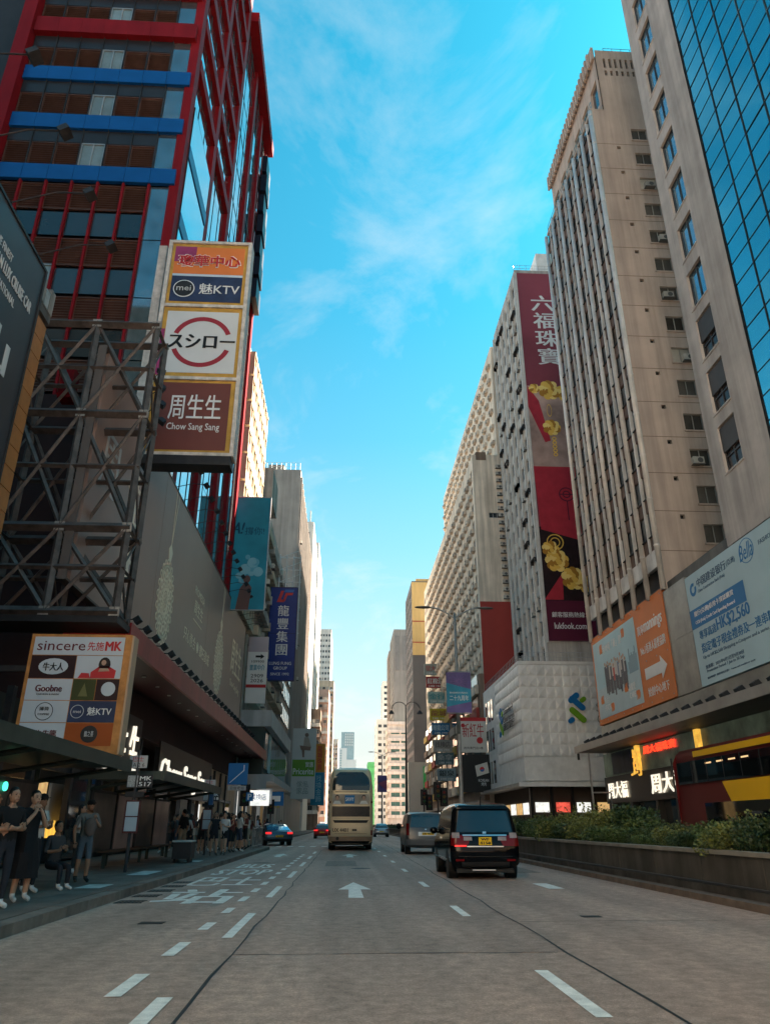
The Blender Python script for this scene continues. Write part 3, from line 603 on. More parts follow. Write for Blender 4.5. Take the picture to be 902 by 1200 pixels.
# ================= general building with recessed windows =================
def building(name, label, x0, x1, y0, y1, z1, wall, near=None, street=None, side='L', z0=0, win=None, roof=True, cat='building'):
    b = thing(name, label, cat, ((x0+x1)/2, (y0+y1)/2, z0)); o0 = b.location
    mb = MB(); e = .25
    mb.box(x0+e, x1-e, y0+e, y1-e, z0, z1-.05); bp(b, mb, 'core', M('building_core', (.05, .05, .055), .8))
    def do(which, sp):
        (lx, ly, lz), rz = face(b, which, x0, x1, y0, y1); W = (x1-x0) if which == 'near' else (y1-y0)
        f = sub(b, {'near': 'side_wall', 'east': 'front_wall', 'west': 'front_wall'}[which], Vector((lx, ly, 0))-o0, rz)
        f.location.z = -o0.z
        hs = []; specs = sp or []
        for s in specs: hs += grid(*s['g'])
        holes_wall(0, W, z0, z1, hs, .2).build('wall', wall, f)
        for s in specs:
            for h in grid(*s['g']):
                if random.random() < s.get('skip', 0): pass
                inst(s['me'], 'window', f, ((h[0]+h[1])/2, .19, h[2]))
        return f
    fs = {}
    fs['near'] = do('near', near); fs['street'] = do('east' if side == 'L' else 'west', street)
    if roof: bp(b, MB().box(x0, x1, y0, y1, z1-.02, z1+.02).box(x0, x1, y0, y0+.2, z1+.025, z1+1).box(x0+(0 if side == 'R' else x1-x0-.2), x0+(.2 if side == 'R' else x1-x0), y0+.202, y1, z1+.025, z1+.98), 'roof', wall)
    return b, fs
def W(w, h, mull=1, trans=0, fm=None, gm=None): return win_mesh(w, h, [fm or alum, gm or glassd], .06, mull, trans)
def ac_unit():
    mb = MB().box(-.42, .42, -.36, 0, 0, .56).box(-.46, .46, -.4, .02, -.06, -.003, 1); mb.disc(.12, .28, .21, -.372, -.361, 14, 1)
    return mb.mesh('air_conditioner', [M('ac_casing', (.42, .40, .36), .6, 0, .2, 3, rnd=.25), M('ac_grille', (.10, .10, .10), .6)])
AC = ac_unit()
def rail(b, x0, x1, y, z, h=1.1, n=12, m=None, axis='x', nm='roof_railing'):
    mb = MB(); P = (lambda u, zz: (u, y, zz)) if axis == 'x' else (lambda u, zz: (y, u, zz))
    for k in range(n+1): u = x0+(x1-x0)*k/n; mb.tube(P(u, z), P(u, z+h), .03, 4)
    for q in (.5, 1): mb.tube(P(x0, z+h*q), P(x1, z+h*q), .03, 4)
    bp(b, mb, nm, m or steel)
cream = M('cream_render', (.52, .43, .32), .85, 0, .12, .4, streak=.25); white_w = M('white_tower_render', (.70, .66, .60), .8, 0, .1, .3, streak=.2); greyw = M('grey_brown_wall', (.38, .335, .30), .85, 0, .12, .3, streak=.25)
beige = M('beige_render', (.72, .62, .51), .85, 0, .14, .3, streak=.35); brown_w = M('old_brown_wall', (.24, .17, .13), .85, 0, .2, .5, streak=.35)
# --- sunlit cream block behind the red tower
b, fs = building('cream_apartment_block', 'sunlit cream apartment block with stacked bay windows behind the signboard', -24, -9.9, 58.6, 71.8, 43, cream, None, None)
bay = MB(); bay.box(-.75, .75, -.7, 0, 0, 1.0).box(-.75, .75, -.72, 0, 2.3, 2.5).box(-.75, -.6, -.68, 0, 1.002, 2.298).box(.6, .75, -.68, 0, 1.002, 2.298).quad((-.6, -.6, 1), (.6, -.6, 1), (.6, -.6, 2.3), (-.6, -.6, 2.3), 1)
bay = bay.mesh('bay_window', [cream, M('bay_glass', (.16, .11, .07), .2)])
for j in range(9):
    for i in range(7): inst(bay, 'bay_window', fs['street'], (.95+i*1.85, 0, 18.5+j*2.72))
# --- old mid-rise with balconies and blue banner
old = M('old_white_wall', (.50, .45, .41), .85, 0, .2, .6, streak=.45)
w1 = W(1.5, 1.5, 2)
b, fs = building('old_mid_rise', 'old pale mid-rise with deep balconies behind the blue banners', -24, -9.9, 72.2, 108, 36, old, [dict(g=(3, 13.5, 18, 34, 4, 5, 1.5, 1.5), me=w1)], [dict(g=(.5, 35.5, 12.5, 35, 14, 7, 1.5, 1.5), me=w1)])
for j in range(7):
    for a, e in ((1, 11), (12.5, 22), (24, 35)):
        z = 12.5+j*3.2; mb = MB().box(a, e, -.95, 0, z, z+.14).box(a, e, -.95, -.83, z+.142, z+1.0).box(a, a+.1, -.828, 0, z+.142, z+1.0).box(e-.1, e, -.828, 0, z+.142, z+1.0); mb.build('balcony', [old, cream][(j+int(a)) % 2], fs['street'])
        if random.random() < .8: inst(AC, 'air_conditioner', fs['street'], (random.uniform(a+1, e-1), -.95, z+.3))
for j in range(2): bp(b, MB().box(-14+j*3, -12+j*3, 78, 84, 36, 39+j), 'stair_head', old)
# its white canopy storey
c = thing('white_canopy', 'white concrete canopy storey jutting out beyond the grey billboard', 'canopy', (-8.4, 80, 9))
cw = M('white_fascia', (.50, .52, .53), .6, 0, .12, .8, streak=.2)
bp(c, MB().box(-9.88, -7.0, 72.3, 100, 9.9, 11.4), 'fascia', cw); bp(c, MB().box(-9.86, -7.6, 72.5, 100, 5.6, 9.88), 'upper_floor', M('green_shop_wall', (.05, .07, .065), .5))
for k in range(9): bp(c, MB().box(-7.58, -7.5, 73+k*3, 75.6+k*3, 6.2, 9.5), 'window', M('shop_upper_glass', (.10, .16, .18), .08, rnd=.6))
bp(c, MB().box(-7.48, -7.42, 76.2, 78.3, 6.0, 9.6), 'poster', flat('pale_cyan_print', (.25, .45, .5), var=.3))
c = thing('street_canopy', 'pale blue-white canopy above the crowded corner shop', 'canopy', (-8.2, 80, 5))
bp(c, MB().box(-9.86, -6.5, 71, 98, 4.95, 5.55), 'slab', cw); bp(c, MB().box(-9.5, -7.0, 70.9, 70.99, 4.3, 5.5), 'end_board', cw)
for k in range(7): bp(c, MB().box(-9.7, -9.3, 73+k*4, 73.5+k*4, .14, 4.94), 'column', cw)
for k in range(6): bp(c, MB().box(-9.84, -9.8, 73.7+k*4, 76.7+k*4, .6, 4.2), 'lit_shop', [litw, warm, M('shop_dim_light')][k % 3])
s = thing('lit_shop_sign', 'bright white lit shop sign under the corner canopy', 'sign', (-8.6, 71.3, 2.9))
MB().box(0, 1.9, 0, .2, 0, 1.3).build('panel', litw, s); txt(s, '找換店', .25, 1.65, .5, 1.0, blue_p, -.01)
# --- blue banner, white sign, LF sign
B = thing('blue_banner', 'tall cyan advert banner high on the old mid-rise', 'banner', (-9.93, 58.1, 17.3)); B.scale = (.8, .8, .8)
cy = M('cyan_banner_print', (.03, .30, .42), .45, 0, .3, .22); MB().box(0, 3.95, 0, .4, 0, 12.4).build('panel', cy, B); frame(B, -.08, 4.03, -.08, 12.48, .1, steel, -.04, .3)
txt(B, 'A!', .25, 1.3, 8.2, 9.5, flat('deep_teal', (.01, .08, .14)), -.005, bold=.03, shear=.2); txt(B, '撐你!', 1.5, 3.5, 8.1, 9.0, flat('deep_teal'), -.005)
mb = MB(); rr = random.Random(4)
for k in range(16): mb.disc(1.2+1.7*rr.random()+.4*math.sin(k), 3.0+k*.12+rr.random(), .25+.35*rr.random(), -.02-.002*k, -.004, 14, k % 2)
mb.prism([(1.1, 0), (2.4, 0), (2.6, 2.3), (2.0, 3.1), (1.4, 2.2)], -.07, -.06, 2); mb.disc(2.05, 3.2, .42, -.08, -.06, 14, 2, .85)
mb.build('figure_print', [flat('cloud_print', (.25, .55, .65)), flat('cloud_print_b', (.14, .45, .58)), flat('figure_brown', (.16, .09, .08))], B)
B = thing('white_street_sign', 'white vertical sign with arrow and red stripe beside the grey billboard', 'sign', (-9.6, 72, 12.0))
MB().box(0, 1.9, 0, .3, 0, 6.4).build('panel', white, B); rect(B, 0, 1.9, 4.9, 6.4, flat('lilac', (.42, .38, .44)), -.004)
MB().prism([(.75, 4.35), (1.25, 4.35), (1.25, 4.2), (1.6, 4.45), (1.25, 4.7), (1.25, 4.55), (.75, 4.55)], -.02, -.004).build('arrow', black, B)
txt(B, '109900', .4, 1.6, 3.85, 4.08, black, -.004); txt(B, '置業中介', .25, 1.7, 3.1, 3.65, flat('cyan_ink', (.02, .28, .40)), -.004, bold=.02); txt(B, '2909\n2026', .4, 1.6, 1.95, 2.75, black, -.004); rect(B, 0, 1.9, 1.45, 1.75, red_p, -.004)
B = thing('blue_vertical_sign', 'tall royal blue projecting sign with white characters and red emblem', 'sign', (-9.15, 85, 16.5))
bl = flat('royal_blue', (.025, .045, .22), var=.1); MB().box(0, 3.15, 0, .45, 0, 11.0).build('panel', bl, B); frame(B, -.06, 3.21, -.06, 11.06, .09, M('blue_frame', (.02, .02, .08), .5), -.03, .5); MB().box(.05, 3.1, -.006, -.002, 5.4, 5.44).build('joint', black, B)
mb = MB(); mb.prism([(.75, 9.2), (1.55, 9.2), (1.65, 9.5), (1.2, 9.5), (1.55, 10.6), (1.2, 10.6)], -.03, -.006, 0).prism([(1.45, 9.3), (1.7, 9.3), (1.95, 10.05), (2.55, 10.05), (2.65, 10.35), (1.75, 10.35)], -.03, -.006, 0).prism([(1.55, 10.42), (2.65, 10.42), (2.78, 10.75), (1.68, 10.75)], -.03, -.006, 1)
mb.build('emblem', [flat('emblem_red', (.55, .05, .05)), flat('emblem_blue', (.05, .15, .45))], B)
for k, chh in enumerate('龍豐集團'): txt(B, chh, .95, 2.25, 7.5-k*1.55, 8.8-k*1.55, white, -.006, bold=.012)
txt(B, 'LUNG FUNG', .3, 2.8, 1.75, 2.1, white, -.006, bold=.01); txt(B, 'GROUP', .8, 2.35, 1.2, 1.55, white, -.006, bold=.01); txt(B, 'SINCE 1992', .5, 2.6, .55, .85, white, -.006, bold=.01)
B = thing('sign_scaffold', 'white steel scaffold frame behind the royal blue sign', 'scaffold', (-9.4, 93, 22))
for i in range(4):
    for j in range(2): MB().bar((.9*i+.3, .8*j, 0), (.9*i+.3, .8*j, 12.6), .09).build('post', white, B)
for k in range(8): MB().bar((.2, 0, 1.7*k+.2), (3.2, 0, 1.7*k+.2), .08).build('rail', white, B); MB().bar((.3, 0, 1.7*k+.2), (3, .8, 1.7*k+1.6), .05).build('brace', white, B)
B = thing('furniture_sign', 'white and green hanging shop sign with a seated figure', 'sign', (-7.3, 108, 4.6))
MB().box(0, 3.3, 0, .3, 0, 9.3).build('panel', flat('sign_offwhite', (.55, .57, .55)), B); rect(B, .1, 3.2, 2.9, 5.1, flat('sign_green', (.13, .30, .04)), -.004); txt(B, 'Pricerite', .25, 3.05, 3.15, 3.95, white, -.018, bold=.015); txt(B, '實惠', 1.9, 3.0, 4.1, 4.8, white, -.018, bold=.01)
txt(B, '傢俬\n家品', .8, 2.4, .6, 2.3, flat('green_grey', (.2, .27, .25)), -.006)
mb = MB(); mb.disc(1.95, 8.4, .28, -.03, -.006, 14, 0).prism([(1.6, 8.1), (2.2, 8.1), (2.6, 6.8), (1.5, 6.6)], -.025, -.006, 1).prism([(1.0, 7.0), (2.6, 6.8), (2.5, 6.3), (1.2, 6.4)], -.03, -.006, 0).prism([(1.3, 6.5), (1.7, 6.4), (1.7, 5.4), (1.45, 5.4)], -.03, -.006, 0); mb.build('figure_print', [flat('print_brown', (.25, .16, .12)), flat('print_tan', (.42, .34, .28))], B)
B = thing('orange_blue_sign', 'narrow vertical sign, orange above blue, beside the green sign', 'sign', (-4.3, 112, 3.9))
MB().box(0, 1.5, 0, .3, 4.4, 8.3).build('panel', flat('sign_orange', (.60, .24, .03)), B); MB().box(-.4, 1.5, 0, .28, 0, 4.38).build('panel', flat('sign_teal', (.02, .20, .32)), B); txt(B, '龍城珠寶', .4, 1.1, 4.7, 8.0, red_p, -.004, vertical=True, bold=.02); txt(B, '找換金飾', .3, 1.1, .4, 4.0, flat('pale_teal', (.3, .5, .55)), -.004, vertical=True)
# --- grey-brown tower with glass front
ws = W(1.6, 2.2, 0, 0, None, skyg)
b, fs = building('grey_side_tower', 'tall tower with blank grey-brown side wall and blue glass front', -17.5, -9.5, 128, 176, 63.5, greyw, None, [dict(g=(1, 47, 8, 62, 16, 17, 2.2, 2.5), me=W(2.2, 2.5, 0, 0, None, skyg))])
for k in range(17): MB().box(.2+k*2.95, .55+k*2.95, -.35, 0, 6, 63).build('fin', greyw, fs['street'])
rail(b, -17, -9.7, 128.3, 64.5, 1.6, 8); bp(b, MB().box(-16, -13, 130, 134, 63.5, 66.5), 'roof_hut', conc)
for k in range(5): inst(AC, 'air_conditioner', fs['street'], (2+k*2, -.3, 50-k*6))
bp(b, MB().box(-17.4, -9.6, 109, 127.9, 0, 30), 'low_wing', old)
for k in range(6):
    for j in range(6): bp(b, MB().box(-9.62, -9.35, 110+k*3, 112+k*3, 9+j*3.4, 11+j*3.4), 'window', glassd)
# --- white towers further on
b, fs = building('white_tower', 'slim sunlit white tower beyond the grey-brown one', -18, -9.3, 180, 204, 74, white_w, [dict(g=(5.5, 8.5, 10, 73, 1, 18, 1.5, 1.8), me=W(1.5, 1.8))], [dict(g=(.5, 23.5, 10, 73, 7, 18, 1.6, 1.8), me=W(1.6, 1.8))])
b, fs = building('stepped_white_tower', 'white stepped tower with glazed stairs down the left side', -20, -9.6, 222, 262, 84, white_w, None, [dict(g=(.5, 39.5, 10, 83, 12, 22, 2.2, 2.0), me=W(2.2, 2.0, 1, 0, None, skyg))])
bp(b, MB().box(-16, -12, 226, 232, 84, 92).box(-13, -12.6, 224, 224.4, 84, 97), 'roof_mast', white_w)
w2 = W(1.3, 1.4, 1)
for (nm, lb, x0, x1, y0, y1, z1, m) in (('balcony_block', 'pink and white balcony apartment block far down the left', -14, -6.4, 285, 330, 48, M('pink_render', (.50, .34, .27), .85, 0, .25, .2)), ('balcony_block', 'low brown balcony block left of the bus roof', -12, -6.8, 210, 222, 30, brown_w), ('distant_block', 'farthest pale tower on the left before the horizon', -16, -9, 420, 470, 105, white_w), ('distant_block', 'narrow tan block past the pink balconies on the left', -13, -5.6, 345, 380, 62, cream), ('distant_block', 'small pale block lowest on the left by the far skyscraper', -12, -4.2, 500, 540, 52, white_w)):
    b, fs = building(nm, lb, x0, x1, y0, y1, z1, m, [dict(g=(.3, x1-x0-.3, 4, z1-1, 4, int(z1/3.2), 1.1, 1.4), me=W(1.1, 1.4))], [dict(g=(.5, y1-y0-.5, 4, z1-1, 7, int(z1/3.2), 1.6, 1.4), me=W(1.6, 1.4))])
    if z1 < 100:
        for j in range(int(z1/3.2)): MB().box(.2, x1-x0-.1, -.9, 0, 4+j*(z1-5)/int(z1/3.2), 4.9+j*(z1-5)/int(z1/3.2)).build('balcony', [white_w, M('pink_render', (.5, .34, .27))][j % 2], fs['near'])
# --- far twin-step tower in the street's axis
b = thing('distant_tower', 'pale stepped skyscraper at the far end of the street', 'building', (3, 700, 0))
ht = M('hazy_white', (.62, .66, .66), .7, 0, .05); hb = M('hazy_blue', (.30, .42, .46), .4, 0, .1)  # distance haze mixed into the tower's colours
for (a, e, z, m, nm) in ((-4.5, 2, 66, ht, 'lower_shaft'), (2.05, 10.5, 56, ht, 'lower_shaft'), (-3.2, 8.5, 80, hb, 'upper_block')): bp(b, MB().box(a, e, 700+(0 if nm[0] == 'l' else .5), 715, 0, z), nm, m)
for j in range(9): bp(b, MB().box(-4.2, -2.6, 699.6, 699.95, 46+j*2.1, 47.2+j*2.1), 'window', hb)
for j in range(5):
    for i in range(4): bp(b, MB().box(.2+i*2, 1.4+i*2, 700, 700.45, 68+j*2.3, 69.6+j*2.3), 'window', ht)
b = thing('blue_hoarding', 'small bright blue panel by the far pale skyscraper', 'panel', (-9, 560, 0)); bp(b, MB().box(-9.8, -5, 560, 566, 0, 36), 'panel', flat('hoarding_blue', (.10, .36, .50)))
# ================= right side =================
XR = 22.0
# --- concrete and teal glass tower, nearest on the right
lime = M('grey_stone_cladding', (.44, .40, .375), .8, 0, .16, .45, streak=.22, bump=.1); teal = M('teal_mirror_glass', (.11, .44, .52), .03, .95, .1, .15, rnd=.06)
t = thing('teal_glass_tower', 'grey stone tower with teal mirrored glass at top right', 'building', (33, 24, 0))
f = sub(t, 'front_wall', Vector((XR, 39.0, 0))-t.location, -PI/2)
zs = [20.3+3.93*k for k in range(16)]
holes = [(1.35, 3.35, z, z+2.75 if k > 2 else z+3.0) for k, z in enumerate(zs)]
holes_wall(0, 6.05, 16.2, 84, holes, .28).build('wall', lime, f)
wl = win_mesh(2.0, 2.75, [framed, M('blue_window_glass', (.18, .32, .42), .04, .7, .1, 1)], .07, 1, 0); wl2 = win_mesh(2.0, 3.0, [framed, M('shuttered_glass', (.035, .03, .032), .2)], .07, 1, 2)
for k, z in enumerate(zs): inst(wl if k > 2 else wl2, 'window', f, (2.35, .26, z))
for k in range(3): MB().box(1.38, 3.32, .1, .24, zs[k]+1.3, zs[k]+2.9).build('shutter', M('grey_shutter', (.06, .055, .055), .6), f)
for k, z in enumerate(zs): MB().box(1.25, 3.45, -.05, 0, z-.12, z-.004).build('sill', lime, f)
bp(t, MB().box(XR+.3, 45, 11, 38.7, 16, 104), 'core', M('building_core')); bp(t, MB().box(XR+.01, 45, 38.72, 39.0, 16.2, 84), 'end_wall', lime)  # core raised past its walls, out of view, to shade the red tower
pz = MB().quad((0, 0, 0), (1.92, 0, 0), (1.92, 0, 1.43), (0, 0, 1.43)).mesh('glass_pane', teal)
for j in range(42):
    for i in range(8):
        o = inst(pz, 'glass_pane', f, (6.13+i*2.0, .1+.0, 19.6+j*1.5), random.gauss(0, .0035)); o.rotation_euler.x = random.gauss(0, .0035)
for i in range(9): MB().box(6.06+i*2.0, 6.12+i*2.0, .05, .14, 19.5, 83).build('mullion', black, f)
for j in range(43): MB().box(6.12, 22.0, .07, .13, 19.54+j*1.5, 19.59+j*1.5).build('transom', black, f)
# --- podium with billboards
p = thing('billboard_podium', 'podium building on the right carrying the large adverts', 'building', (30, 40, 0))
bp(p, MB().box(XR+.2, 45, 11, 64.3, 0, 16.9), 'wall', M('podium_grey', (.11, .105, .10), .6, 0, .2, .6, streak=.2))
mp_ = M('metal_panel', (.34, .33, .31), .32, .7, .25, .5)
for i in range(8): 
    for j in range(2): bp(p, MB().box(XR-.05, XR+.19, 44.9+i*.45+.01, 45.34+i*.45, 9.1+j*3.6, 12.68+j*3.6), 'metal_panel', mp_)
bp(p, MB().box(XR-.02, XR+.19, 10, 64.3, 7.4, 9.05), 'metal_band', mp_)
K = thing('orange_billboard', 'orange and pale blue billboard with a group photo and arrow', 'billboard', (XR-.1, 64.3, 9.15), -PI/2)
L_ = 15.9; MB().box(0, L_, 0, .25, 0, 7.45).build('panel', flat('billboard_orange', (.62, .17, .035), var=.1, scale=.4), K)
rect(K, .35, 10.3, .45, 6.9, flat('billboard_sky', (.36, .55, .62), var=.12, scale=.2), -.004); rect(K, .35, 10.3, .45, 2.9, flat('billboard_ground', (.42, .55, .60)), -.018)
rr = random.Random(8); cols = [flat('cloth_%d' % i, c) for i, c in enumerate(((.5, .5, .5), (.08, .08, .1), (.45, .06, .05), (.55, .52, .48), (.15, .2, .3)))]
for k in range(15):
    x = 3.0+k*.33+rr.uniform(-.05, .05); z = 2.1+rr.uniform(-.25, .2)+(.25 if k % 2 else 0); m = rr.randrange(5); mb = MB(); yy = -.034-(.008 if k % 2 == 0 else 0)
    mb.prism([(x-.17, z+1.15), (x+.17, z+1.15), (x+.2, z+2.2), (x-.2, z+2.2)], yy-.006, yy).prism([(x-.15, z), (x-.02, z), (x-.01, z+1.14), (x-.17, z+1.14)], yy-.006, yy, 1).prism([(x+.02, z), (x+.15, z), (x+.17, z+1.14), (x+.01, z+1.14)], yy-.006, yy, 1).disc(x, z+2.4, .15, yy-.006, yy, 10, 2); mb.build('figure_print', [cols[m], cols[1], flat('skin_print', (.45, .28, .2))], K)
for k in range(8): rect(K, 8.2+k*.24, 8.4+k*.24, 2.9, 3.4+rr.uniform(.2, 1.6), flat('skyline_print', (.22, .33, .4)), -.02)
txt(K, '我哋嘅「藥」意', 2.8, 7.2, 5.6, 6.3, white, -.018); txt(K, '“', 2.1, 2.6, 5.7, 6.5, org, -.018, bold=.06); txt(K, '”', 7.5, 8.0, 5.9, 6.6, org, -.018, bold=.06)
for (x, z, s) in ((1.3, 1.0, '有活力\nHEALTH'), (7.0, 1.1, '有關愛\nCARE')): txt(K, s, x+.6, x+2.1, z, z+1.1, white, -.034); txt(K, '‘', x, x+.35, z+.6, z+1.3, org, -.034, bold=.08); txt(K, '’', x+2.3, x+2.65, z-.3, z+.4, org, -.034, bold=.08)
txt(K, '萬寧', 10.75, 11.9, 5.2, 5.9, white, -.004, bold=.012); txt(K, 'mannings', 12.0, 15.3, 4.95, 6.1, white, -.004, bold=.03, shear=.12); txt(K, 'No.1香港人最愛品牌', 10.9, 15.4, 3.7, 4.4, white, -.004, bold=.012)
MB().prism([(11.2, 1.9), (14.1, 1.9), (14.1, 1.5), (15.1, 2.3), (14.1, 3.1), (14.1, 2.7), (11.2, 2.7)], -.03, -.004).build('arrow', white, K); txt(K, '始創中心地下', 11.3, 15.0, .65, 1.3, white, -.004, bold=.01)
for i in range(9):
    for z in (.25, 7.2, 3.2): MB().disc(.3+i*1.9, z, .05, -.03, 0, 6).build('bolt', steel, K)
K = thing('bank_billboard', 'large pale blue bank billboard at the right edge', 'billboard', (XR-.1, 44.75, 9.12), -PI/2)
MB().box(0, 20.5, 0, .25, 0, 6.95).build('panel', flat('bank_print', (.40, .55, .61), var=.16, scale=.13), K)
bt = flat('bank_blue', (.02, .16, .38)); bd = flat('bank_dark', (.05, .10, .18)); txt(K, '中国建设银行', 1.55, 5.3, 5.9, 6.45, bd, -.004, bold=.015); txt(K, '(亞洲)', 5.4, 6.4, 5.95, 6.35, bd, -.004); txt(K, 'China Construction Bank (Asia)', 1.55, 5.0, 5.5, 5.75, bd, -.004)
MB().ring(.95, 5.95, .22, .42, -.02, -.004, 20, 0, 1, R(60), R(380)).build('bank_emblem', bt, K); txt(K, 'Bella', 7.0, 8.4, 5.7, 6.6, bt, -.004, shear=.2); MB().ring(7.7, 6.15, .66, .70, -.015, -.004, 20, 0, 1.1).build('round_emblem', bt, K); txt(K, 'FASHION WALK', 9.0, 11.6, 6.0, 6.25, bd, -.004)
rect(K, 0, 6.8, 3.55, 4.75, bt, -.004); txt(K, '龍行(亞洲)信用卡賞誌購賞', .6, 5.6, 4.2, 4.58, white, -.018, bold=.01); txt(K, 'CCB (Asia) Credit Card Spending Reward', .6, 5.6, 3.72, 3.98, white, -.018)
txt(K, '專享高達', .8, 3.0, 2.75, 3.3, bt, -.004, bold=.012); txt(K, 'HK$2,560', 3.1, 6.9, 2.7, 3.5, bt, -.004, bold=.03); txt(K, '指定電子現金禮券及一連串精彩禮遇', .8, 11.0, 1.9, 2.5, bt, -.004, bold=.012)
txt(K, 'Up to HK$2,560 Shopping e-Coupons and a series of exclusive offers', .8, 11.2, 1.5, 1.75, bd, -.004); txt(K, '推廣期：2025年6月1日至9月30日\nPromotion Period: 1 Jun to 30 Sep', .9, 5.5, .65, 1.15, bd, -.004); txt(K, '借定唔借？還得到先好借！ Terms and conditions apply', .9, 6.5, .3, .45, bd, -.004)
MB().ring(10.9, 4.1, .6, .66, -.015, -.004, 24).ring(10.9, 4.1, .38, .42, -.015, -.004, 20).build('round_emblem', bt, K)
# --- canopy
c = thing('steel_canopy', 'grey steel canopy with black spotlights under the right billboards', 'canopy', (20.5, 45, 6.8))
cm_ = M('canopy_steel', (.38, .36, .34), .4, .5, .15, .6); bp(c, MB().box(19.0, 21.95, 14, 62.4, 6.85, 7.2), 'slab', cm_); bp(c, MB().box(18.9, 18.98, 13.9, 62.5, 6.72, 7.24), 'fascia', cm_); bp(c, MB().box(18.98, 21.95, 62.41, 62.5, 6.74, 7.22), 'fascia', cm_)
bp(c, MB().box(19.1, 21.9, 14, 62.3, 6.78, 6.845), 'soffit', M('canopy_soffit', (.12, .105, .095), .6)); bp(c, MB().tube((19.1, 62.2, 6.2), (19.1, 62.2, 6.7), .1, 8), 'camera_dome', dark)
for k in range(24):
    o = sub(c, 'spotlight', Vector((19.3, 60.8-k*1.55, 7.21))-c.location, -PI/2)
    MB().tube((0, 0, 0), (0, .15, .2), .03, 5).build('stem', dark, o); h = MB().prism([(-.22, -.12), (.22, -.12), (.16, .14), (-.16, .14)], -.2, .2).build('lamp_head', black, o, (0, .18, .28)); h.rotation_euler.x = R(30)
# --- shops under the canopy
s = thing('jewellery_shopfront', 'dark shopfront with lit jeweller sign under the steel canopy', 'shopfront', (21.6, 45, .14))
bk = M('shop_black', (.02, .018, .018), .35)
bp(s, MB().box(21.5, 22.15, 14, 63.5, 2.9, 4.9), 'fascia', bk); bp(s, MB().box(21.9, 22.16, 14, 63.5, .14, 2.85), 'window', glassn); bp(s, MB().box(21.6, 22.17, 14, 63.5, 4.95, 6.7), 'led_screen', M('led_screen', (.08, .10, .07), .3, var=.7, scale=.6, emit=.03))
for k in range(11): bp(s, MB().box(21.45, 21.9, 14.5+k*4.8, 14.9+k*4.8, .14, 2.88), 'pier', bk)
def litword(par, word, yfar, ynear, z0, z1, m, X=21.45, b=.03):
    f = sub(par, 'lit_sign', Vector((X, yfar, 0))-par.location, -PI/2); f.location.z = -par.location.z; txt(f, word, 0, yfar-ynear, z0, z1, m, -.01, .05, bold=b)
ledr = M('red_led', (1, .06, .02), .5, var=0, emit=.2); leda = M('amber_led', (1, .55, .08), .5, var=.3, scale=3, emit=.09)
litword(s, '周大福', 62.6, 58.3, 3.25, 4.45, lit); litword(s, '周大福', 53.6, 48.0, 3.3, 4.6, lit); litword(s, 'CHOW TAI FOOK', 47.2, 43.2, 3.6, 4.2, lit); litword(s, '周大福珠寶', 54.5, 49.0, 6.0, 6.55, ledr, 21.55); litword(s, '對', 57.2, 55.0, 4.6, 6.5, leda, 21.5, .02)
for a in (55.2, 45.2): bp(s, MB().box(21.3, 21.55, a, a+.5, 5.0, 6.7), 'amber_panel', leda)
bp(s, MB().box(21.4, 21.5, 56.6, 61, 5.0, 6.6), 'poster', flat('dark_poster', (.03, .04, .07), var=.6, scale=1))
for k in range(9): bp(s, MB().box(22.0, 22.05 if k % 2 else 21.95, 15.5+k*4.8, 18.8+k*4.8, .5, 2.6), 'display', [M('shop_dim_light'), warm, M('shop_dim_light')][k % 3])
# --- brown ribbed tower
brn = M('tan_render', (.46, .375, .325), .85, 0, .10, .35, streak=.22, bump=.08); ribm = M('rib_aluminium', (.66, .64, .62), .45, .15, .15, .8, streak=.3); spb = M('brown_spandrel', (.13, .085, .07), .6, 0, .15, 1)
b = thing('ribbed_tower', 'tall tan tower with vertical metal ribs on its street front', 'building', (34, 56, 0)); x0, x1, y0, y1, zt = XR, 45, 47.95, 64.1, 64.0
bp(b, MB().box(x0+.5, x1, y0+.3, y1, 16, 64), 'core', M('building_core'))
f = sub(b, 'side_wall', Vector((x0, y0, 0))-b.location, 0)
zf = [19.6+3.08*k for k in range(14)]
hs = [(3.55, 5.05, z+.3, z+1.75) for z in zf]+[(1.95+.1*0, 2.3, z-.95, z-.6) for z in zf[1:]]+[(7.5, 9.0, z+.3, z+1.75) for z in zf]
holes_wall(0, 23, 16.2, 63.6, hs, .25).build('wall', brn, f)
ww = win_mesh(1.5, 1.45, [M('pale_frame', (.30, .29, .27), .5), M('side_glass', (.10, .095, .085), .12, 0, .2, 1, rnd=.6, alt=(.34, .32, .28), altp=.6)], .05, 1, 0)
for z in zf:
    for x in (4.3, 8.25): inst(ww, 'window', f, (x, .2, z+.3)); MB().box(x-.85, x+.85, -.09, 0, z+.16, z+.295).build('sill', brn, f)
for q, x in ((2, 3.9), (5, 4.7), (7, 4.0), (9, 4.6), (11, 4.2)): inst(AC, 'air_conditioner', f, (x, -.09, zf[q]+.32))
for z in zf[1:]: MB().quad((1.9, .24, z-1), (2.35, .24, z-1), (2.35, .24, z-.55), (1.9, .24, z-.55)).build('vent_hole', black, f)
for z in zf: MB().box(0, 23, -.004, .0, z-.36, z-.31).build('joint', M('tan_joint', (.16, .12, .09), .9), f)
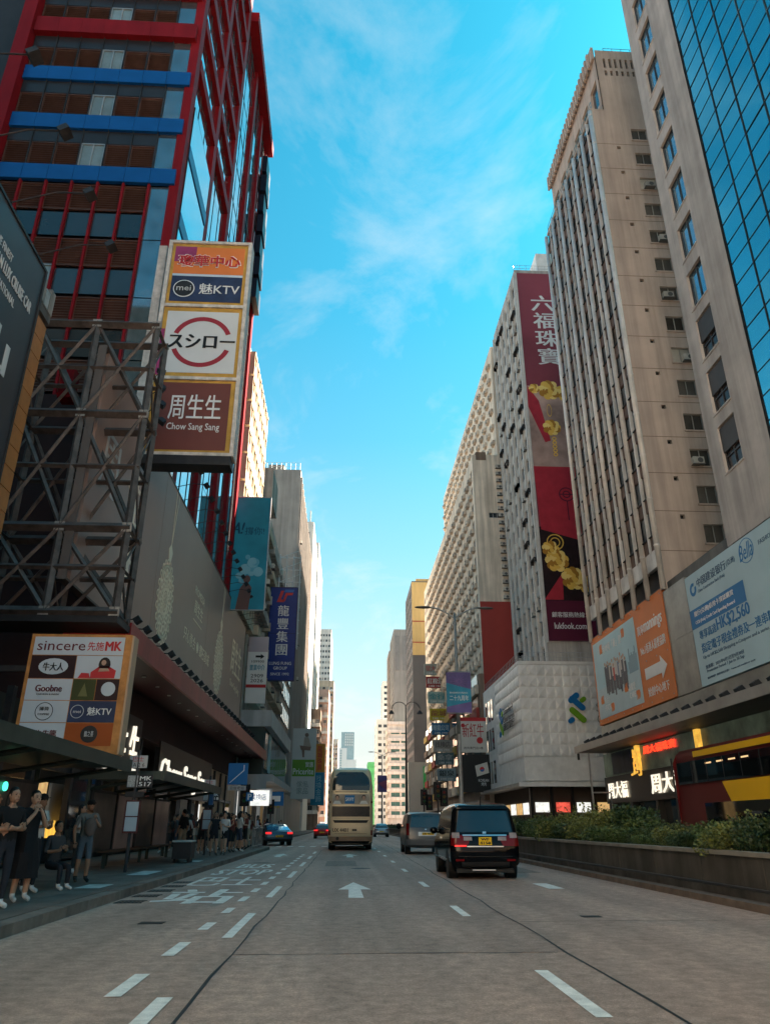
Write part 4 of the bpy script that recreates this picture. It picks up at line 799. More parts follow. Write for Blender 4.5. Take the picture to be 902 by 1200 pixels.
# stepped top
holes_wall(1.3, 23, 63.6, 72.2, [(2.0+.55*i, 2.25+.55*i, 69.7, 71.0) for i in range(8)]+[(2.0+.55*i, 2.25+.55*i, 68.6, 69.3) for i in range(8)], .25).build('wall', brn, f)
bp(b, MB().box(x0+1.5, x1, y0+.27, y1, 64, 72), 'core', M('building_core')); bp(b, MB().box(x0+.0, x1, y0+.05, y1, 63.62, 63.9), 'ledge', brn)
f2 = sub(b, 'front_wall', Vector((x0, y1, 0))-b.location, -PI/2)
nb = 6; bw = (y1-y0)/nb; fl = [19.8+3.08*k for k in range(14)]
pn = MB().quad((0, 0, 0), (bw/2-.2, 0, 0), (bw/2-.2, 0, 1.9), (0, 0, 1.9)).mesh('window_pane', M('ribbed_glass', (.30, .34, .38), .07, .7, .2, .6, rnd=.35, alt=(.16, .13, .11), altp=.72)); sn = MB().box(0, bw/2-.2, -.03, .1, 0, 1.0).mesh('spandrel_panel', spb); br = MB().box(0, bw/2-.2, -.2, 0, 0, .07).mesh('window_bar', dark)
for j in range(15):
    for i in range(nb*2):
        u = i*bw/2+.1; z = 19.6+j*2.95
        inst(sn, 'spandrel_panel', f2, (u, .05, z)); inst(pn, 'window_pane', f2, (u, .12, z+1.0)); inst(br, 'window_bar', f2, (u, .1, z+1.0)); 
for i in range(nb+1):
    MB().tube((i*bw, -.12, 16.4), (i*bw, -.12, 63.4), .2, 10).build('rib', ribm, f2, smooth=True)
    for j in range(13): MB().tube((i*bw, -.12, 19.6+j*3.6), (i*bw, -.12, 19.72+j*3.6), .22, 10).build('rib_joint', ribm, f2)
    if i < nb: MB().box(i*bw+bw/2-.05, i*bw+bw/2+.05, -.14, .12, 19.5, 63.4).build('thin_rib', ribm, f2)
    if i < nb: MB().box(i*bw+.21, (i+1)*bw-.21, -.02, .3, 18.3, 19.58).build('base_panel', ribm, f2)
holes_wall(0, y1-y0, 63.6, 72.2, [(i*bw+.5, (i+1)*bw-.5, 65.2, 68.6) for i in range(nb)], .3, 1.2).build('wall', brn, f2)
for i in range(nb): MB().quad((i*bw+.5, 1.45, 65.2), ((i+1)*bw-.5, 1.45, 65.2), ((i+1)*bw-.5, 1.45, 68.6), (i*bw+.5, 1.45, 68.6)).build('window_pane', glassd, f2)
MB().box(-.1, y1-y0-.01, .95, 1.19, 71.0, 72.6).build('parapet', brn, f2)
for i in range(24): MB().box(i*.66, i*.66+.3, .72, .94, 70.6, 72.5).build('parapet_fin', brn, f2)
rail(b, x0+2.5, x0+8, y0+.6, 72.2, 1.2, 6, M('blue_rail', (.12, .28, .36), .5)); rail(b, y0+.1, y1-.1, x0+.15, 63.9, 1.0, 10, M('blue_rail'), 'y', 'terrace_railing')
# --- white quilted bank building
qm = M('white_quilt_panel', (.86, .86, .85), .45, 0, .05, .5, rnd=.06, streak=.12); b = thing('quilted_bank_building', 'white bank building with quilted triangular facade panels', 'building', (30, 96, 0)); x0, y0 = 20.0, 85.0
bp(b, MB().box(x0+.3, 40, y0+.3, 108, 5.6, 18.6), 'core', M('white_core', (.74, .74, .73), .6)); bp(b, MB().box(x0-.05, 40, y0-.05, 108, 18.62, 19.0), 'parapet', M('white_core')); rail(b, x0+.2, 38, y0+.2, 19.0, 1.1, 24); rail(b, y0+.2, 107, x0+.2, 19.0, 1.1, 24, None, 'y')
ph, pw_ = 1.28, 1.02
q = MB(); A_, B_, C_, D__ = (0, 0, 0), (pw_, 0, 0), (pw_, 0, ph), (0, 0, ph); ap = (pw_*.25, -.15, ph*.3); q.poly([A_, B_, ap]).poly([B_, C_, ap]).poly([C_, D__, ap]).poly([D__, A_, ap]); q = q.mesh('facade_panel', qm)
f = sub(b, 'side_wall', Vector((x0, y0, 0))-b.location, 0); f2 = sub(b, 'front_wall', Vector((x0, 108, 0))-b.location, -PI/2)
for j in range(8):
    for i in range(19): inst(q, 'facade_panel', f, (i*pw_, 0, 8.35+j*ph))
    for i in range(14): inst(q, 'facade_panel', f2, (23-(i+1)*pw_, 0, 8.35+j*ph))
MB().box(0, 19.4, -.05, .25, 5.8, 8.3).build('white_band', M('white_core'), f); MB().box(0, 23, -.05, .25, 5.8, 8.3).build('white_band', M('white_core'), f2); MB().box(0, 8.7, -.05, .25, 8.302, 18.6).build('plain_wall', M('white_core'), f2)
for z in (7.0, 11.2, 15.0):
    for i in range(3): MB().box(1.5+i*2, 2.7+i*2, -.1, -.052, z-.6, z+2.2).build('window', glassd, f2)
lg = [flat('logo_blue', (.01, .16, .42)), flat('logo_green', (.16, .36, .02))]
def capsule(mb, x, z, L, r, a, y0, y1, m):
    c_, s_ = math.cos(a), math.sin(a); pts = []
    for k in range(9): t_ = PI/2+PI*k/8; pts.append((-L/2+r*math.cos(t_), r*math.sin(t_)))
    for k in range(9): t_ = -PI/2+PI*k/8; pts.append((L/2+r*math.cos(t_), r*math.sin(t_)))
    mb.prism([(x+u*c_-v*s_, z+u*s_+v*c_) for u, v in pts], y0, y1, m)
def scb(f, x, z, k, y=-.3):
    mb = MB(); capsule(mb, x-.2*k, z+1.15*k, .9*k, .33*k, R(40), y-.12, y, 0); capsule(mb, x+.15*k, z+.55*k, 1.5*k, .33*k, R(-42), y-.16, y-.04, 0); capsule(mb, x+.1*k, z-.75*k, 1.6*k, .34*k, R(-42), y-.12, y, 1); capsule(mb, x+.85*k, z+.95*k, .3*k, .26*k, R(35), y-.12, y, 1); capsule(mb, x-.7*k, z-1.35*k, .3*k, .27*k, R(35), y-.12, y, 0); mb.build('bank_logo', lg, f)
scb(f, 6.3, 13.6, 1.0); txt(f, 'S', 8.6, 9.3, 13.2, 14.2, steel, -.3, .06); txt(f, 'C', 8.6, 9.3, 11.9, 12.9, steel, -.3, .06)
scb(f2, 13.1, 13.2, 1.0, -.3); txt(f2, 'Standard\nChartered\n渣打銀行', 14.3, 20.6, 12.0, 14.6, M('logo_grey', (.12, .12, .13), .5), -.3, .06, bold=.012)
c = thing('bank_canopy', 'thin dark canopy around the base of the quilted bank', 'canopy', (26, 95, 5)); bp(c, MB().box(18.9, 38, 83.6, 108, 5.2, 5.55), 'slab', M('bank_canopy', (.32, .31, .29), .5)); bp(c, MB().box(18.85, 38, 83.5, 83.59, 5.15, 5.62), 'fascia', M('white_core'))
for k in range(16): bp(c, MB().tube((19.6+k*1.1, 84.1, 5.12), (19.6+k*1.1, 84.1, 5.19), .1, 8), 'downlight', alum)
s = thing('bank_shopfront', 'dark glazed shops with lit signs under the quilted bank', 'shopfront', (28, 92, .14)); bp(s, MB().box(20.6, 40, 85.4, 107, .14, 5.18), 'back_wall', M('shop_interior')); 
for k in range(8): bp(s, MB().box(20.3+k*2.3, 20.6+k*2.3, 85, 85.3, .14, 5.18), 'pier', bk)
for k in range(7): bp(s, MB().box(20.9+k*2.3, 22.4+k*2.3, 85.2, 85.35, 2.6, 3.6), 'lit_sign', [litw, M('red_lit_panel', (.9, .12, .08), .5, var=.5, scale=3, emit=.09), litw, warm, M('shop_dim_light'), litw, warm][k])
for k in range(6): bp(s, MB().box(20.45, 20.58, 87+k*3.3, 89.4+k*3.3, 2.4, 3.6), 'lit_sign', [litw, warm][k % 2])
# --- tower with jewellery banner
stone = M('grey_tower_stone', (.46, .42, .38), .7, 0, .14, .5, streak=.3); wj = W(1.75, 2.0, 1, 0, alum, M('jewel_tower_glass', (.08, .10, .12), .07, .2, .2, .8, spec=.8, rnd=.5))
b, fs = building('banner_tower', 'grey windowed tower carrying a tall maroon jewellery banner', 25, 33, 90, 107, 80.6, stone, None, [dict(g=(.2, 16.8, 19.5, 80, 6, 18, 1.75, 2.0), me=wj)], 'R', 18.7)
for k in range(7): MB().box(.08+k*2.8, .36+k*2.8, -.3, 0, 19, 80.6).build('fin', M('tower_fin', (.52, .51, .49), .5), fs['street'])
rg = random.Random(12)
for j in range(26): u = rg.randrange(6)*2.77+.45; z = 20.5+rg.randrange(18)*3.36; MB().box(u, u+2.0, -.55, -.05, z, z+.1).box(u, u+.08, -.5, -.05, z-.5, z).box(u+1.92, u+2.0, -.5, -.05, z-.5, z).build('window_awning', dark, fs['street'])
for j in range(22): inst(AC, 'air_conditioner', fs['street'], (rg.randrange(6)*2.77+1.5, -.02, 20.2+rg.randrange(18)*3.36))
bp(b, MB().box(29, 32.8, 91, 97, 80.6, 86), 'roof_house', M('white_core')); rail(b, 25, 33, 90.3, 81.6, 1.2, 8)
J = thing('maroon_banner', 'tall maroon jewellery banner with gold ornaments on the tower side', 'banner', (25.25, 89.75, 22.6)); H_ = 58.2; W3 = 7.2
MB().box(0, W3, 0, .2, 0, H_).build('sheet', flat('maroon_sheet', (.24, .05, .07), .5, var=.25, scale=.06), J); MB().box(-.25, -.02, -.1, .24, -.2, H_).build('edge_trim', M('tower_fin'), J)
rect(J, 0, W3, 0, 5.2, flat('plum_print', (.10, .012, .035)), -.004); rect(J, 0, W3, 5.2, 15.4, flat('near_black_print', (.022, .010, .012), var=.4), -.004)
MB().prism([(.3, 15.0), (5.2, 13.6), (W3, 15), (W3, 24.4), (0, 24.4)], -.03, -.017).build('gift_bag_print', flat('red_silk', (.40, .03, .05), var=.15), J)
rect(J, 0, W3, 24.4, 37.5, flat('smoky_print', (.46, .32, .28), var=.6, scale=.12), -.004); MB().prism([(.1, 37.5), (1.6, 35), (2.8, 28.5), (2.0, 28.2), (0, 34)], -.03, -.017).build('ribbon_print', flat('red_silk'), J); MB().prism([(0, 5.4), (2.6, 9), (2.4, 5.3), (0, 5.3)], -.03, -.017).build('ribbon_print', flat('red_silk'), J)
for k, chh in enumerate('六福珠寶'): txt(J, chh, 1.9+.1*k, 5.3+.1*k, 51.0-k*3.25, 53.9-k*3.25, white, -.006, .03, bold=.02)
txt(J, '顧客服務熱線：2710', .7, 7.0, 3.0, 3.7, white, -.018, bold=.01); txt(J, 'lukfook.com', .9, 5.0, 1.5, 2.3, white, -.018, bold=.012)
gm_ = [gold, gold2, flat('gold_shadow', (.42, .20, .03))]
def rosette(cx, cz, r, seed):
    mb = MB(); rr = random.Random(seed)
    for ring_, (n, rad, pr) in enumerate(((9, .78, .42), (7, .5, .36), (5, .25, .28), (1, 0, .2))):
        for k in range(n):
            t_ = 2*PI*(k+rr.random()*.5)/n; y = -.04-.03*ring_-.002*k; mb.disc(cx+r*rad*math.cos(t_), cz+r*rad*math.sin(t_), r*pr, y-.02, y, 10, (k+ring_) % 3)
    mb.build('gold_rose_print', gm_, J)
rosette(3.3, 36.8, 1.4, 1); rosette(1.1, 37, .7, 2); rosette(5.6, 36.4, 1.2, 3); rosette(3.1, 30.6, 1.1, 4); rosette(2.0, 10.6, 1.35, 5); rosette(3.9, 8.2, 1.35, 6); rosette(5.8, 7.6, 1.25, 7); rosette(1.3, 12.2, 1.0, 8)
mb = MB()
for k in range(5): mb.ring(3.3, 28.8-k*.62, .18, .32, -.05, -.02, 10)
mb.ring(3.0, 33.4, .9, 1.02, -.05, -.02, 16, 0, .35).ring(2.0, 13.2, 1.0, 1.15, -.05, -.02, 18).ring(2.0, 13.2, .55, .68, -.05, -.02, 14); mb.build('gold_chain_print', gold, J)
MB().ring(4.2, 20.2, .9, 1.05, -.05, -.03, 20).ring(4.2, 20.2, .4, .55, -.05, -.03, 14).box(4.13, 4.27, -.05, -.03, 16.4, 19.2).box(3.3, 5.1, -.052, -.03, 20.13, 20.27).build('knot_print', flat('plum_print'), J)
# --- long beige estate with red gable
b, fs = building('beige_estate_block', 'long beige apartment slab with hundreds of balconies and a red gable', 20.3, 40, 108.6, 188, 57.5, beige, [dict(g=(2.2, 4.3, 46.5, 48.6, 1, 1, 2.0, .9), me=W(2.0, .9, 2))], [dict(g=(.5, 79, 14, 57, 24, 14, 1.7, 1.5), me=W(1.7, 1.5, 1))], 'R')
bp(b, MB().box(20.32, 33, 108.42, 108.59, 12, 33), 'red_gable', M('red_gable_paint', (.36, .055, .045), .75, 0, .08, .3))
bp(b, MB().box(24.6, 40, 108.7, 176, 57.55, 80.5), 'upper_block', beige)
bal = MB(); bal.box(-.8, .8, -.42, 0, 0, .1).box(-.8, .8, -.42, -.34, .102, .75).box(-.8, -.72, -.338, 0, .102, .75).box(.72, .8, -.338, 0, .102, .75).box(-.4, .3, -.66, -.422, .15, .6, 1); bal = bal.mesh('balcony', [M('balcony_render', (.56, .46, .37), .85, 0, .15, .6, streak=.3, rnd=.16), M('ac_casing', (.42, .4, .36))])
for j in range(14):
    for i in range(21): inst(bal, 'balcony', fs['street'], (79-1.8-i*3.27, -.0, 14.2+j*3.07))
upf = sub(b, 'upper_front', Vector((24.6, 176, 0))-b.location, -PI/2)
for j in range(7):
    for i in range(20): inst(bal, 'balcony', upf, (67-i*3.3-1.5, 0, 58.2+j*3.1)); 
    for i in range(20): MB().quad((66-i*3.3-1.5, -.02, 59.2+j*3.1), (68-i*3.3-1.5, -.02, 59.2+j*3.1), (68-i*3.3-1.5, -.02, 60.8+j*3.1), (66-i*3.3-1.5, -.02, 60.8+j*3.1)).build('window', glassd, upf) if j == -1 else None
for j in range(20): inst(AC, 'air_conditioner', fs['near'], (4.2, 0, 33.5+j*1.25)) if 33.5+j*1.25 < 57 else None
bp(b, MB().box(20.9, 22.6, 108.55, 111, 57.52, 59), 'tank_room', brown_w)
low = thing('shop_row', 'grimy old shop row with stacked balconies below the red gable', 'building', (20, 140, 0))
bp(low, MB().box(19.6, 20.28, 108.7, 186, 4.5, 22), 'wall', brown_w); bp(low, MB().box(18.6, 20.28, 108.8, 186, 4.0, 4.48), 'canopy', conc)
for j in range(5):
    for i in range(10): bp(low, MB().box(19.1-.1*(i % 2), 19.58, 109.5+i*7.6, 115.5+i*7.6, 6.0+j*3.3, 7.3+j*3.3), 'balcony', [brown_w, M('yellow_panel', (.50, .34, .10), .8, 0, .3, 1), conc, M('red_panel_paint', (.30, .06, .05), .8), beige][(i*3+j) % 5]); bp(low, MB().box(19.5, 19.59, 110+i*7.6, 115+i*7.6, 7.35+j*3.3, 8.9+j*3.3), 'window', glassd)
for i in range(16): o = inst(AC, 'air_conditioner', low, Vector((19.55, 110+i*2.3, 8.5+(i % 4)*3.3))-low.location, -PI/2)
bp(low, MB().box(19.0, 20.28, 108.75, 186, .14, 3.98), 'shopfront', M('shop_interior'))
for k in range(10): bp(low, MB().box(18.92, 18.99, 110+k*7.5, 115+k*7.5, 2.6, 3.6), 'lit_sign', [litw, warm, M('shop_dim_light')][k % 3])
# --- yellow-topped tower and those beyond
b, fs = building('yellow_top_tower', 'slim tower with yellow upper side wall and dark grey lower side', 21.3, 40, 236, 262, 76, M('grey_gable', (.115, .105, .105), .8, 0, .08, .2), None, [dict(g=(.4, 25.6, 8, 75, 7, 19, 2.6, 2.4), me=W(2.6, 2.4, 0, 0, None, skyg))], 'R')
bp(b, MB().box(21.32, 40, 235.8, 235.99, 52, 76.6), 'yellow_gable', M('yellow_gable_paint', (.66, .42, .17), .8, 0, .07, .2, streak=.12)); bp(b, MB().box(23, 33, 238, 250, 76, 78.5), 'roof_house', M('yellow_gable_paint'))
for j in range(2): bp(b, MB().box(21.3, 40, 235.7, 235.79, 56+j*7, 56.3+j*7), 'stringcourse', M('red_gable_paint'))
for (nm, lb, x0, x1, y0, y1, z1, m) in (('white_slit_tower', 'narrow white tower with small windows squeezed beside the yellow wall', 29, 36, 205, 230, 58, white_w), ('blue_glass_tower', 'narrow blue glass tower edge behind the beige slab', 24, 40, 192, 204, 66, M('blue_glass_wall', (.12, .25, .34), .15, .5))):
    b, fs = building(nm, lb, x0, x1, y0, y1, z1, m, [dict(g=(.3, 5.5, 6, z1-1, 3, int(z1/3.4), .9, 1.6), me=W(.9, 1.6, 0))], None, 'R')
def fartower(nm, lb, xl, xr, ytop, X, m, cols, floor=3.4, glass=None, deep=30, ww=.6):
    P = onX(xl, 900, X); Y = P.y; top = onY(xl, ytop, Y).z; x1 = onY(xr, 900, Y).x+6
    n = max(2, int((top-4)/floor)); cw_ = (x1-X)/max(1, cols)
    return building(nm, lb, X, x1, Y, Y+deep, top, m, [dict(g=(.4, x1-X-.4, 4, top-1, cols, n, cw_*ww, floor*.5), me=W(cw_*ww, floor*.5, 1, 0, None, glass))] if cols else None, [dict(g=(.4, deep-.4, 4, top-1, 6, n, deep/6*.6, floor*.5), me=W(deep/6*.6, floor*.5, 1))], 'R')
b, fs = fartower('grey_shaft_tower', 'grey-beige blank shaft tower left of the yellow-topped one', 462, 482, 740, 21.5, M('grey_shaft', (.30, .285, .26), .85, 0, .1, .2, streak=.2), 0)
tp = onY(462, 740, onX(462, 900, 21.5).y).z
for i in range(3): MB().box(.6+i*3.2, 2.6+i*3.2, -.2, 0, tp-18, tp-2).build('louvre_panel', M('shaft_louvre', (.22, .21, .2), .7), fs['near'])
b, fs = fartower('brown_slim_tower', 'slim brown tower behind the grey shaft', 456, 466, 765, 22.5, M('brown_slim', (.26, .20, .165), .85, 0, .1, .2), 3, deep=20)
b, fs = fartower('rounded_balcony_block', 'white apartment block with rounded corner balconies and green glazing', 456, 478, 850, 19.0, white_w, 3, 3.4, M('green_glass', (.10, .22, .20), .1, .3), ww=.8)
top = 40
for j in range(12): MB().box(-.8, 9, -.9, 0, 4+j*3.4, 5.2+j*3.4).build('balcony', white_w, fs['near'])
b, fs = fartower('slender_far_tower', 'slender pale tower left of the brown slim one', 448, 457, 800, 23.5, M('pale_far', (.56, .54, .50), .8, 0, .1, .1), 3, 3.6, deep=20)
b, fs = fartower('pale_far_block', 'pale narrow block behind the rounded balconies', 441, 456, 845, 19.0, M('pale_far', (.56, .54, .50), .8, 0, .1, .1), 4, 3.6)
g_ = thing('green_netted_building', 'building wrapped in bright green scaffold netting beyond the bus', 'building', (24, 640, 0)); P = onX(431, 900, 17.0); gn = M('green_netting', (.12, .46, .16), .8, 0, .2, .15, streak=.15)
bp(g_, MB().box(17, 27, P.y, P.y+25, 0, onY(431, 893, P.y).z), 'netting', gn)
for k in range(9): bp(g_, MB().box(16.8, 27.2, P.y-.3, P.y-.02, 3+k*4.6, 3.2+k*4.6), 'scaffold_ledger', M('net_dark_green', (.07, .30, .10), .8))  # ledgers in a darker green than the netting
g2 = thing('green_sheeted_shop', 'small pale building end with bright green sheeting by the traffic lights', 'building', (20, 190, 0)); bp(g2, MB().box(15.6, 21.5, 189, 200, 0, 15.5), 'wall', M('pale_far')); bp(g2, MB().box(19.2, 21.4, 188.7, 188.9, 7.5, 14.5), 'sheeting', M('lime_sheet', (.10, .62, .20), .7))
# --- projecting signs on the right
specs = [((.28, .33, .31), '發大押', (.35, .1, .09), 775), ((.30, .05, .05), '紅棉酒', (.6, .6, .6), 790), ((.30, .42, .40), '金行', (.05, .25, .28), 808), ((.55, .42, .03), '龍城', (.3, .1, .05), 828), ((.02, .14, .28), '眼鏡公司', (.5, .6, .65), 845), ((.36, .33, .29), '找換店', (.12, .1, .1), 865), ((.10, .15, .16), '桑拿', (.4, .42, .4), 880), ((.22, .30, .33), '銀泉', (.04, .06, .07), 899)]
ords = ['topmost grey', 'red and blue', 'pale green', 'yellow', 'deep blue', 'beige', 'dark slate', 'lowest blue-grey']
for k, (c_, s_, tcx, py_) in enumerate(specs):
    P = onY(497+k*2.2, py_+16, 165-k*6); s = thing('projecting_sign', '%s projecting shop sign in the vertical row on the right' % ords[k], 'sign', P, 0, 'projecting shop signs in a row'); ww_ = (22)*(165-k*6)/900; hh = ww_*.62
    MB().box(0, ww_, 0, .3, 0, hh).build('panel', flat('shop_sign_%d' % k, c_, var=.2, scale=.5), s); txt(s, s_, .3, ww_-.3, hh*.35, hh*.85, flat('shop_ink_%d' % k, tcx), -.01, bold=.03); MB().tube((ww_, .15, hh*.5), (19.7-P.x, .15, hh*.5), .06, 5).build('bracket', dark, s)
    txt(s, '2388 1900', .5, ww_-.5, hh*.08, hh*.24, white, -.01)
s = thing('projecting_sign', 'white projecting sign with red brush characters and red top edge', 'sign', (15.9, 106, 10.6)); MB().box(0, 3.9, 0, .3, 0, 4.7).build('panel', flat('poster_white', (.60, .60, .57)), s); rect(s, 0, 3.9, 4.2, 4.7, red_p, -.004); txt(s, '新紅牛', .5, 3.5, 2.0, 3.9, flat('brush_red', (.40, .04, .05)), -.004, bold=.01); MB().disc(2.9, 1.6, .45, -.02, -.004, 9).disc(.6, 3.6, .28, -.02, -.004, 9).build('flower_print', red_p, s); txt(s, '烤肉專門店3樓', .6, 3.3, .4, .75, black, -.004); MB().tube((3.9, .15, 2), (4.6, .15, 2), .07, 5).build('bracket', dark, s)
s = thing('projecting_sign', 'black projecting sign with a white flag print below the brush-lettered one', 'sign', (16.0, 105.6, 5.4)); MB().box(0, 4.0, 0, .3, 0, 4.9).build('panel', flat('poster_black', (.018, .02, .022)), s); f = MB().prism([(1.9, 3.4), (3.6, 3.9), (3.8, 2.5), (2.1, 2.0)], -.02, -.004).build('flag_print', flat('poster_white'), s); MB().disc(2.85, 2.95, .33, -.032, -.021, 14).build('flag_disc_red', red_p, s); MB().prism([(2.55, 2.85), (2.85, 2.95), (3.15, 3.0), (3.1, 2.75), (2.85, 2.62), (2.65, 2.68)], -.04, -.033).build('flag_disc_blue', blue_p, s); txt(s, 'KOREAN\n烤肉', 2.3, 3.7, .8, 1.7, white, -.004); MB().tube((4, .15, 2), (4.5, .15, 2), .07, 5).build('bracket', dark, s)
# --- unseen blocks, most added to shade the street or bounce sunlight into it
for (lb, x0, x1, y0, y1, z1, m) in (('unseen grey block added for shade behind the quilted bank and banner tower', 46, 70, 79.5, 150, 75, conc), ('unseen tall grey tower added for shade behind the tan ribbed tower', 46, 75, 50, 79, 120, conc), ('plain block behind the left podium', -60, -31, 20, 110, 40, conc), ('unseen cream block added to bounce sunlight, behind the camera on the left pavement', -30, -10, -75, 3.4, 46, M('pale_cream_render', (.72, .64, .52), .85, 0, .1, .4, streak=.2)), ('unseen block behind the camera across the far carriageway, kept low to let sun past', 24, 45, -80, 6, 11, beige)):
    b = thing('unseen_block', lb, 'building', ((x0+x1)/2, (y0+y1)/2, 0)); bp(b, MB().box(x0, x1, y0, y1, 0, z1), 'wall', m)
# ================= vehicles =================
def lerp(tab, x):
    if x <= tab[0][0]: return tab[0][1]
    for (a, b), (c, d) in zip(tab, tab[1:]):
        if x <= c: return b+(d-b)*(x-a)/(c-a)
    return tab[-1][1]
class Body:
    """solid lofted across the width: rear chain (bottom->top), roof, front chain; rounded towards the flanks; narrower above the belt"""
    def __init__(s, Wd, rear, roof, front, hw, rnd=.12):
        s.W = Wd; s.rear = rear; s.roof = roof; s.front = front; s.hw = hw; s.rnd = rnd
    def half(s, z): return lerp(s.hw, z)
    def inset(s, t):
        t = min(1, abs(t)); a = .78
        if t <= a: return .03*(t/a)**2
        q = (t-a)/(1-a); return .03+s.rnd*(1-math.sqrt(max(0, 1-q*q)))
    def yrear(s, z, x=0): return lerp([(b, a) for a, b in s.rear], z)+s.inset(x/s.half(z))
    def build(s, name, mat, parent, under):
        out = s.rear+s.roof+s.front; n = len(out); mb = MB(); ts = [-1, -.985, -.94, -.88, -.8, -.5, -.2, .2, .5, .8, .88, .94, .985, 1]
        L = max(p[0] for p in out); Hh = max(p[1] for p in out)
        for t in ts:
            d = s.inset(t)
            for i, (y, z) in enumerate(out):
                a = Vector(out[i-1]); b = Vector(out[(i+1) % n]); e = (b-a).normalized(); nx, nz = -e.y, e.x     # inward normal
                cyy = L/2; 
                if (cyy-y)*nx+(Hh/2-z)*nz < 0: nx, nz = -nx, -nz
                zz = z+nz*d; mb.v.append((t*s.half(zz), y+nx*d, zz))
        m = len(ts)
        for k in range(m-1):
            for i in range(n):
                j = (i+1) % n; mb.f.append((k*n+i, (k+1)*n+i, (k+1)*n+j, k*n+j)); mb.m.append(0)
        nr, nf = len(s.rear), len(s.front)                                      # flanks: strips between rear and front chains
        for k, flip in ((0, False), (m-1, True)):
            R_ = [k*n+i for i in range(nr)]; T_ = [k*n+nr+i for i in range(len(s.roof))]; F_ = [k*n+nr+len(s.roof)+i for i in range(nf)][::-1]
            q = min(nr, nf)
            for i in range(q-1):
                f = (R_[i], R_[i+1], F_[i+1], F_[i]); mb.f.append(f if flip else f[::-1]); mb.m.append(0)
            f = tuple([R_[q-1]]+R_[q:]+T_+F_[q:][::-1]+[F_[q-1]]); mb.f.append(f if flip else f[::-1]); mb.m.append(0)
        o = mb.build(name, [mat], parent, (0, 0, 0), smooth=True)
        md = o.modifiers.new('edges', 'EDGE_SPLIT'); md.split_angle = R(32)
        return o
    def patch(s, name, mat, parent, z0, z1, xl, xr, off=.008, nx=10, nz=6):     # panel lying on the rear surface
        mb = MB(); g = {}
        for j in range(nz+1):
            z = z0+(z1-z0)*j/nz; a = xl(j/nz) if callable(xl) else xl; b = xr(j/nz) if callable(xr) else xr
            for i in range(nx+1):
                x = a+(b-a)*i/nx; g[i, j] = len(mb.v); mb.v.append((x, s.yrear(z, x)-off, z))
        for j in range(nz):
            for i in range(nx): mb.f.append((g[i, j], g[i+1, j], g[i+1, j+1], g[i, j+1])); mb.m.append(0)
        n0 = len(mb.v); mb.v += [(x, y+off+.01, z) for x, y, z in mb.v]            # rim so that the panel has thickness
        ed = [(i, 0) for i in range(nx+1)]+[(nx, j) for j in range(1, nz+1)]+[(i, nz) for i in range(nx-1, -1, -1)]+[(0, j) for j in range(nz-1, 0, -1)]
        for p, q in zip(ed, ed[1:]+ed[:1]): mb.f.append((g[q], g[p], g[p]+n0, g[q]+n0)); mb.m.append(0)
        return mb.build(name, mat, parent, (0, 0, 0))
    def side(s, name, mat, parent, pts, sgn, off=.008):                         # flank panel, pts in (y, z)
        mb = MB(); P = [(sgn*(s.half(z)+off), y, z) for y, z in pts]; Q = [(sgn*(s.half(z)-.03), y, z) for y, z in pts]
        mb.poly(P if sgn > 0 else P[::-1]); n = len(P)
        for i in range(n):
            j = (i+1) % n; mb.quad(P[i], P[j], Q[j], Q[i])
        return mb.build(name, mat, parent, (0, 0, 0))
tyre_m = M('tyre_rubber', (.015, .015, .015), .85); rim_m = flat('alloy_rim', (.45, .45, .46), .3, metal=.8); tail_r = M('tail_lamp_red', (.13, .004, .005), .12, var=.1); tail_on = M('tail_lamp_lit', (.9, .02, .02), .3, var=0, emit=.2); tail_c = M('tail_lamp_clear', (.26, .22, .22), .1, var=.2, scale=8)
carglass = M('tinted_car_glass', (.008, .009, .010), .03, 0, 0, spec=.9); plate_y = flat('yellow_plate', (.70, .42, .01)); rub = M('black_trim', (.012, .012, .013), .5)
def wheel(parent, x, y, r, wd):
    s = 1 if x > 0 else -1; o = sub(parent, 'wheel', (x, y, r)); mb = MB(); n = 24; pr = [(r*.66, 0), (r*.94, -.005), (r, .05), (r, wd-.05), (r*.94, wd), (r*.66, wd)]
    for a, b in zip(pr, pr[1:]):
        for k in range(n):
            t, u = 2*PI*k/n, 2*PI*(k+1)/n; P = lambda q, e: (s*(-q[1]), q[0]*math.cos(e), q[0]*math.sin(e))
            mb.quad(P(a, t), P(a, u), P(b, u), P(b, t))
    mb.build('tyre', tyre_m, o, (0, 0, 0), smooth=True); mb = MB(); mb.tube((-s*.02, 0, 0), (-s*.1, 0, 0), r*.66, 24, 1).tube((s*.005, 0, 0), (-s*.05, 0, 0), r*.16, 12)
    for k in range(7): t = 2*PI*k/7; mb.bar((-s*.012, 0, 0), (-s*.018, r*.66*math.cos(t), r*.66*math.sin(t)), .055)
    mb.ring(0, 0, r*.6, r*.68, -.01, .03, 24)
    i0 = len(mb.v)-24*8; mb.v[i0:] = [(-s*y, x, z) for x, y, z in mb.v[i0:]]
    mb.build('rim', [rim_m, dark], o, (0, 0, 0))
def plate(v, body, x0, x1, z0, z1, s):
    y = body.yrear((z0+z1)/2, (x0+x1)/2)-.03; o = MB().box(x0, x1, y, y+.03, z0, z1).build('number_plate', plate_y, v); 
    q = sub(v, 'plate_lettering', (0, y, 0)); txt(q, s, x0+.03, x1-.03, z0+.02, z1-.02, black, -.001, .003, bold=.03)
def arches(v, body, ys, r):
    for y in ys:
        for s in (-1, 1): MB().tube((s*(body.half(.5)-.25), y, r), (s*(body.half(.5)+.004), y, r), r*1.13, 24).build('wheel_arch', rub, v)
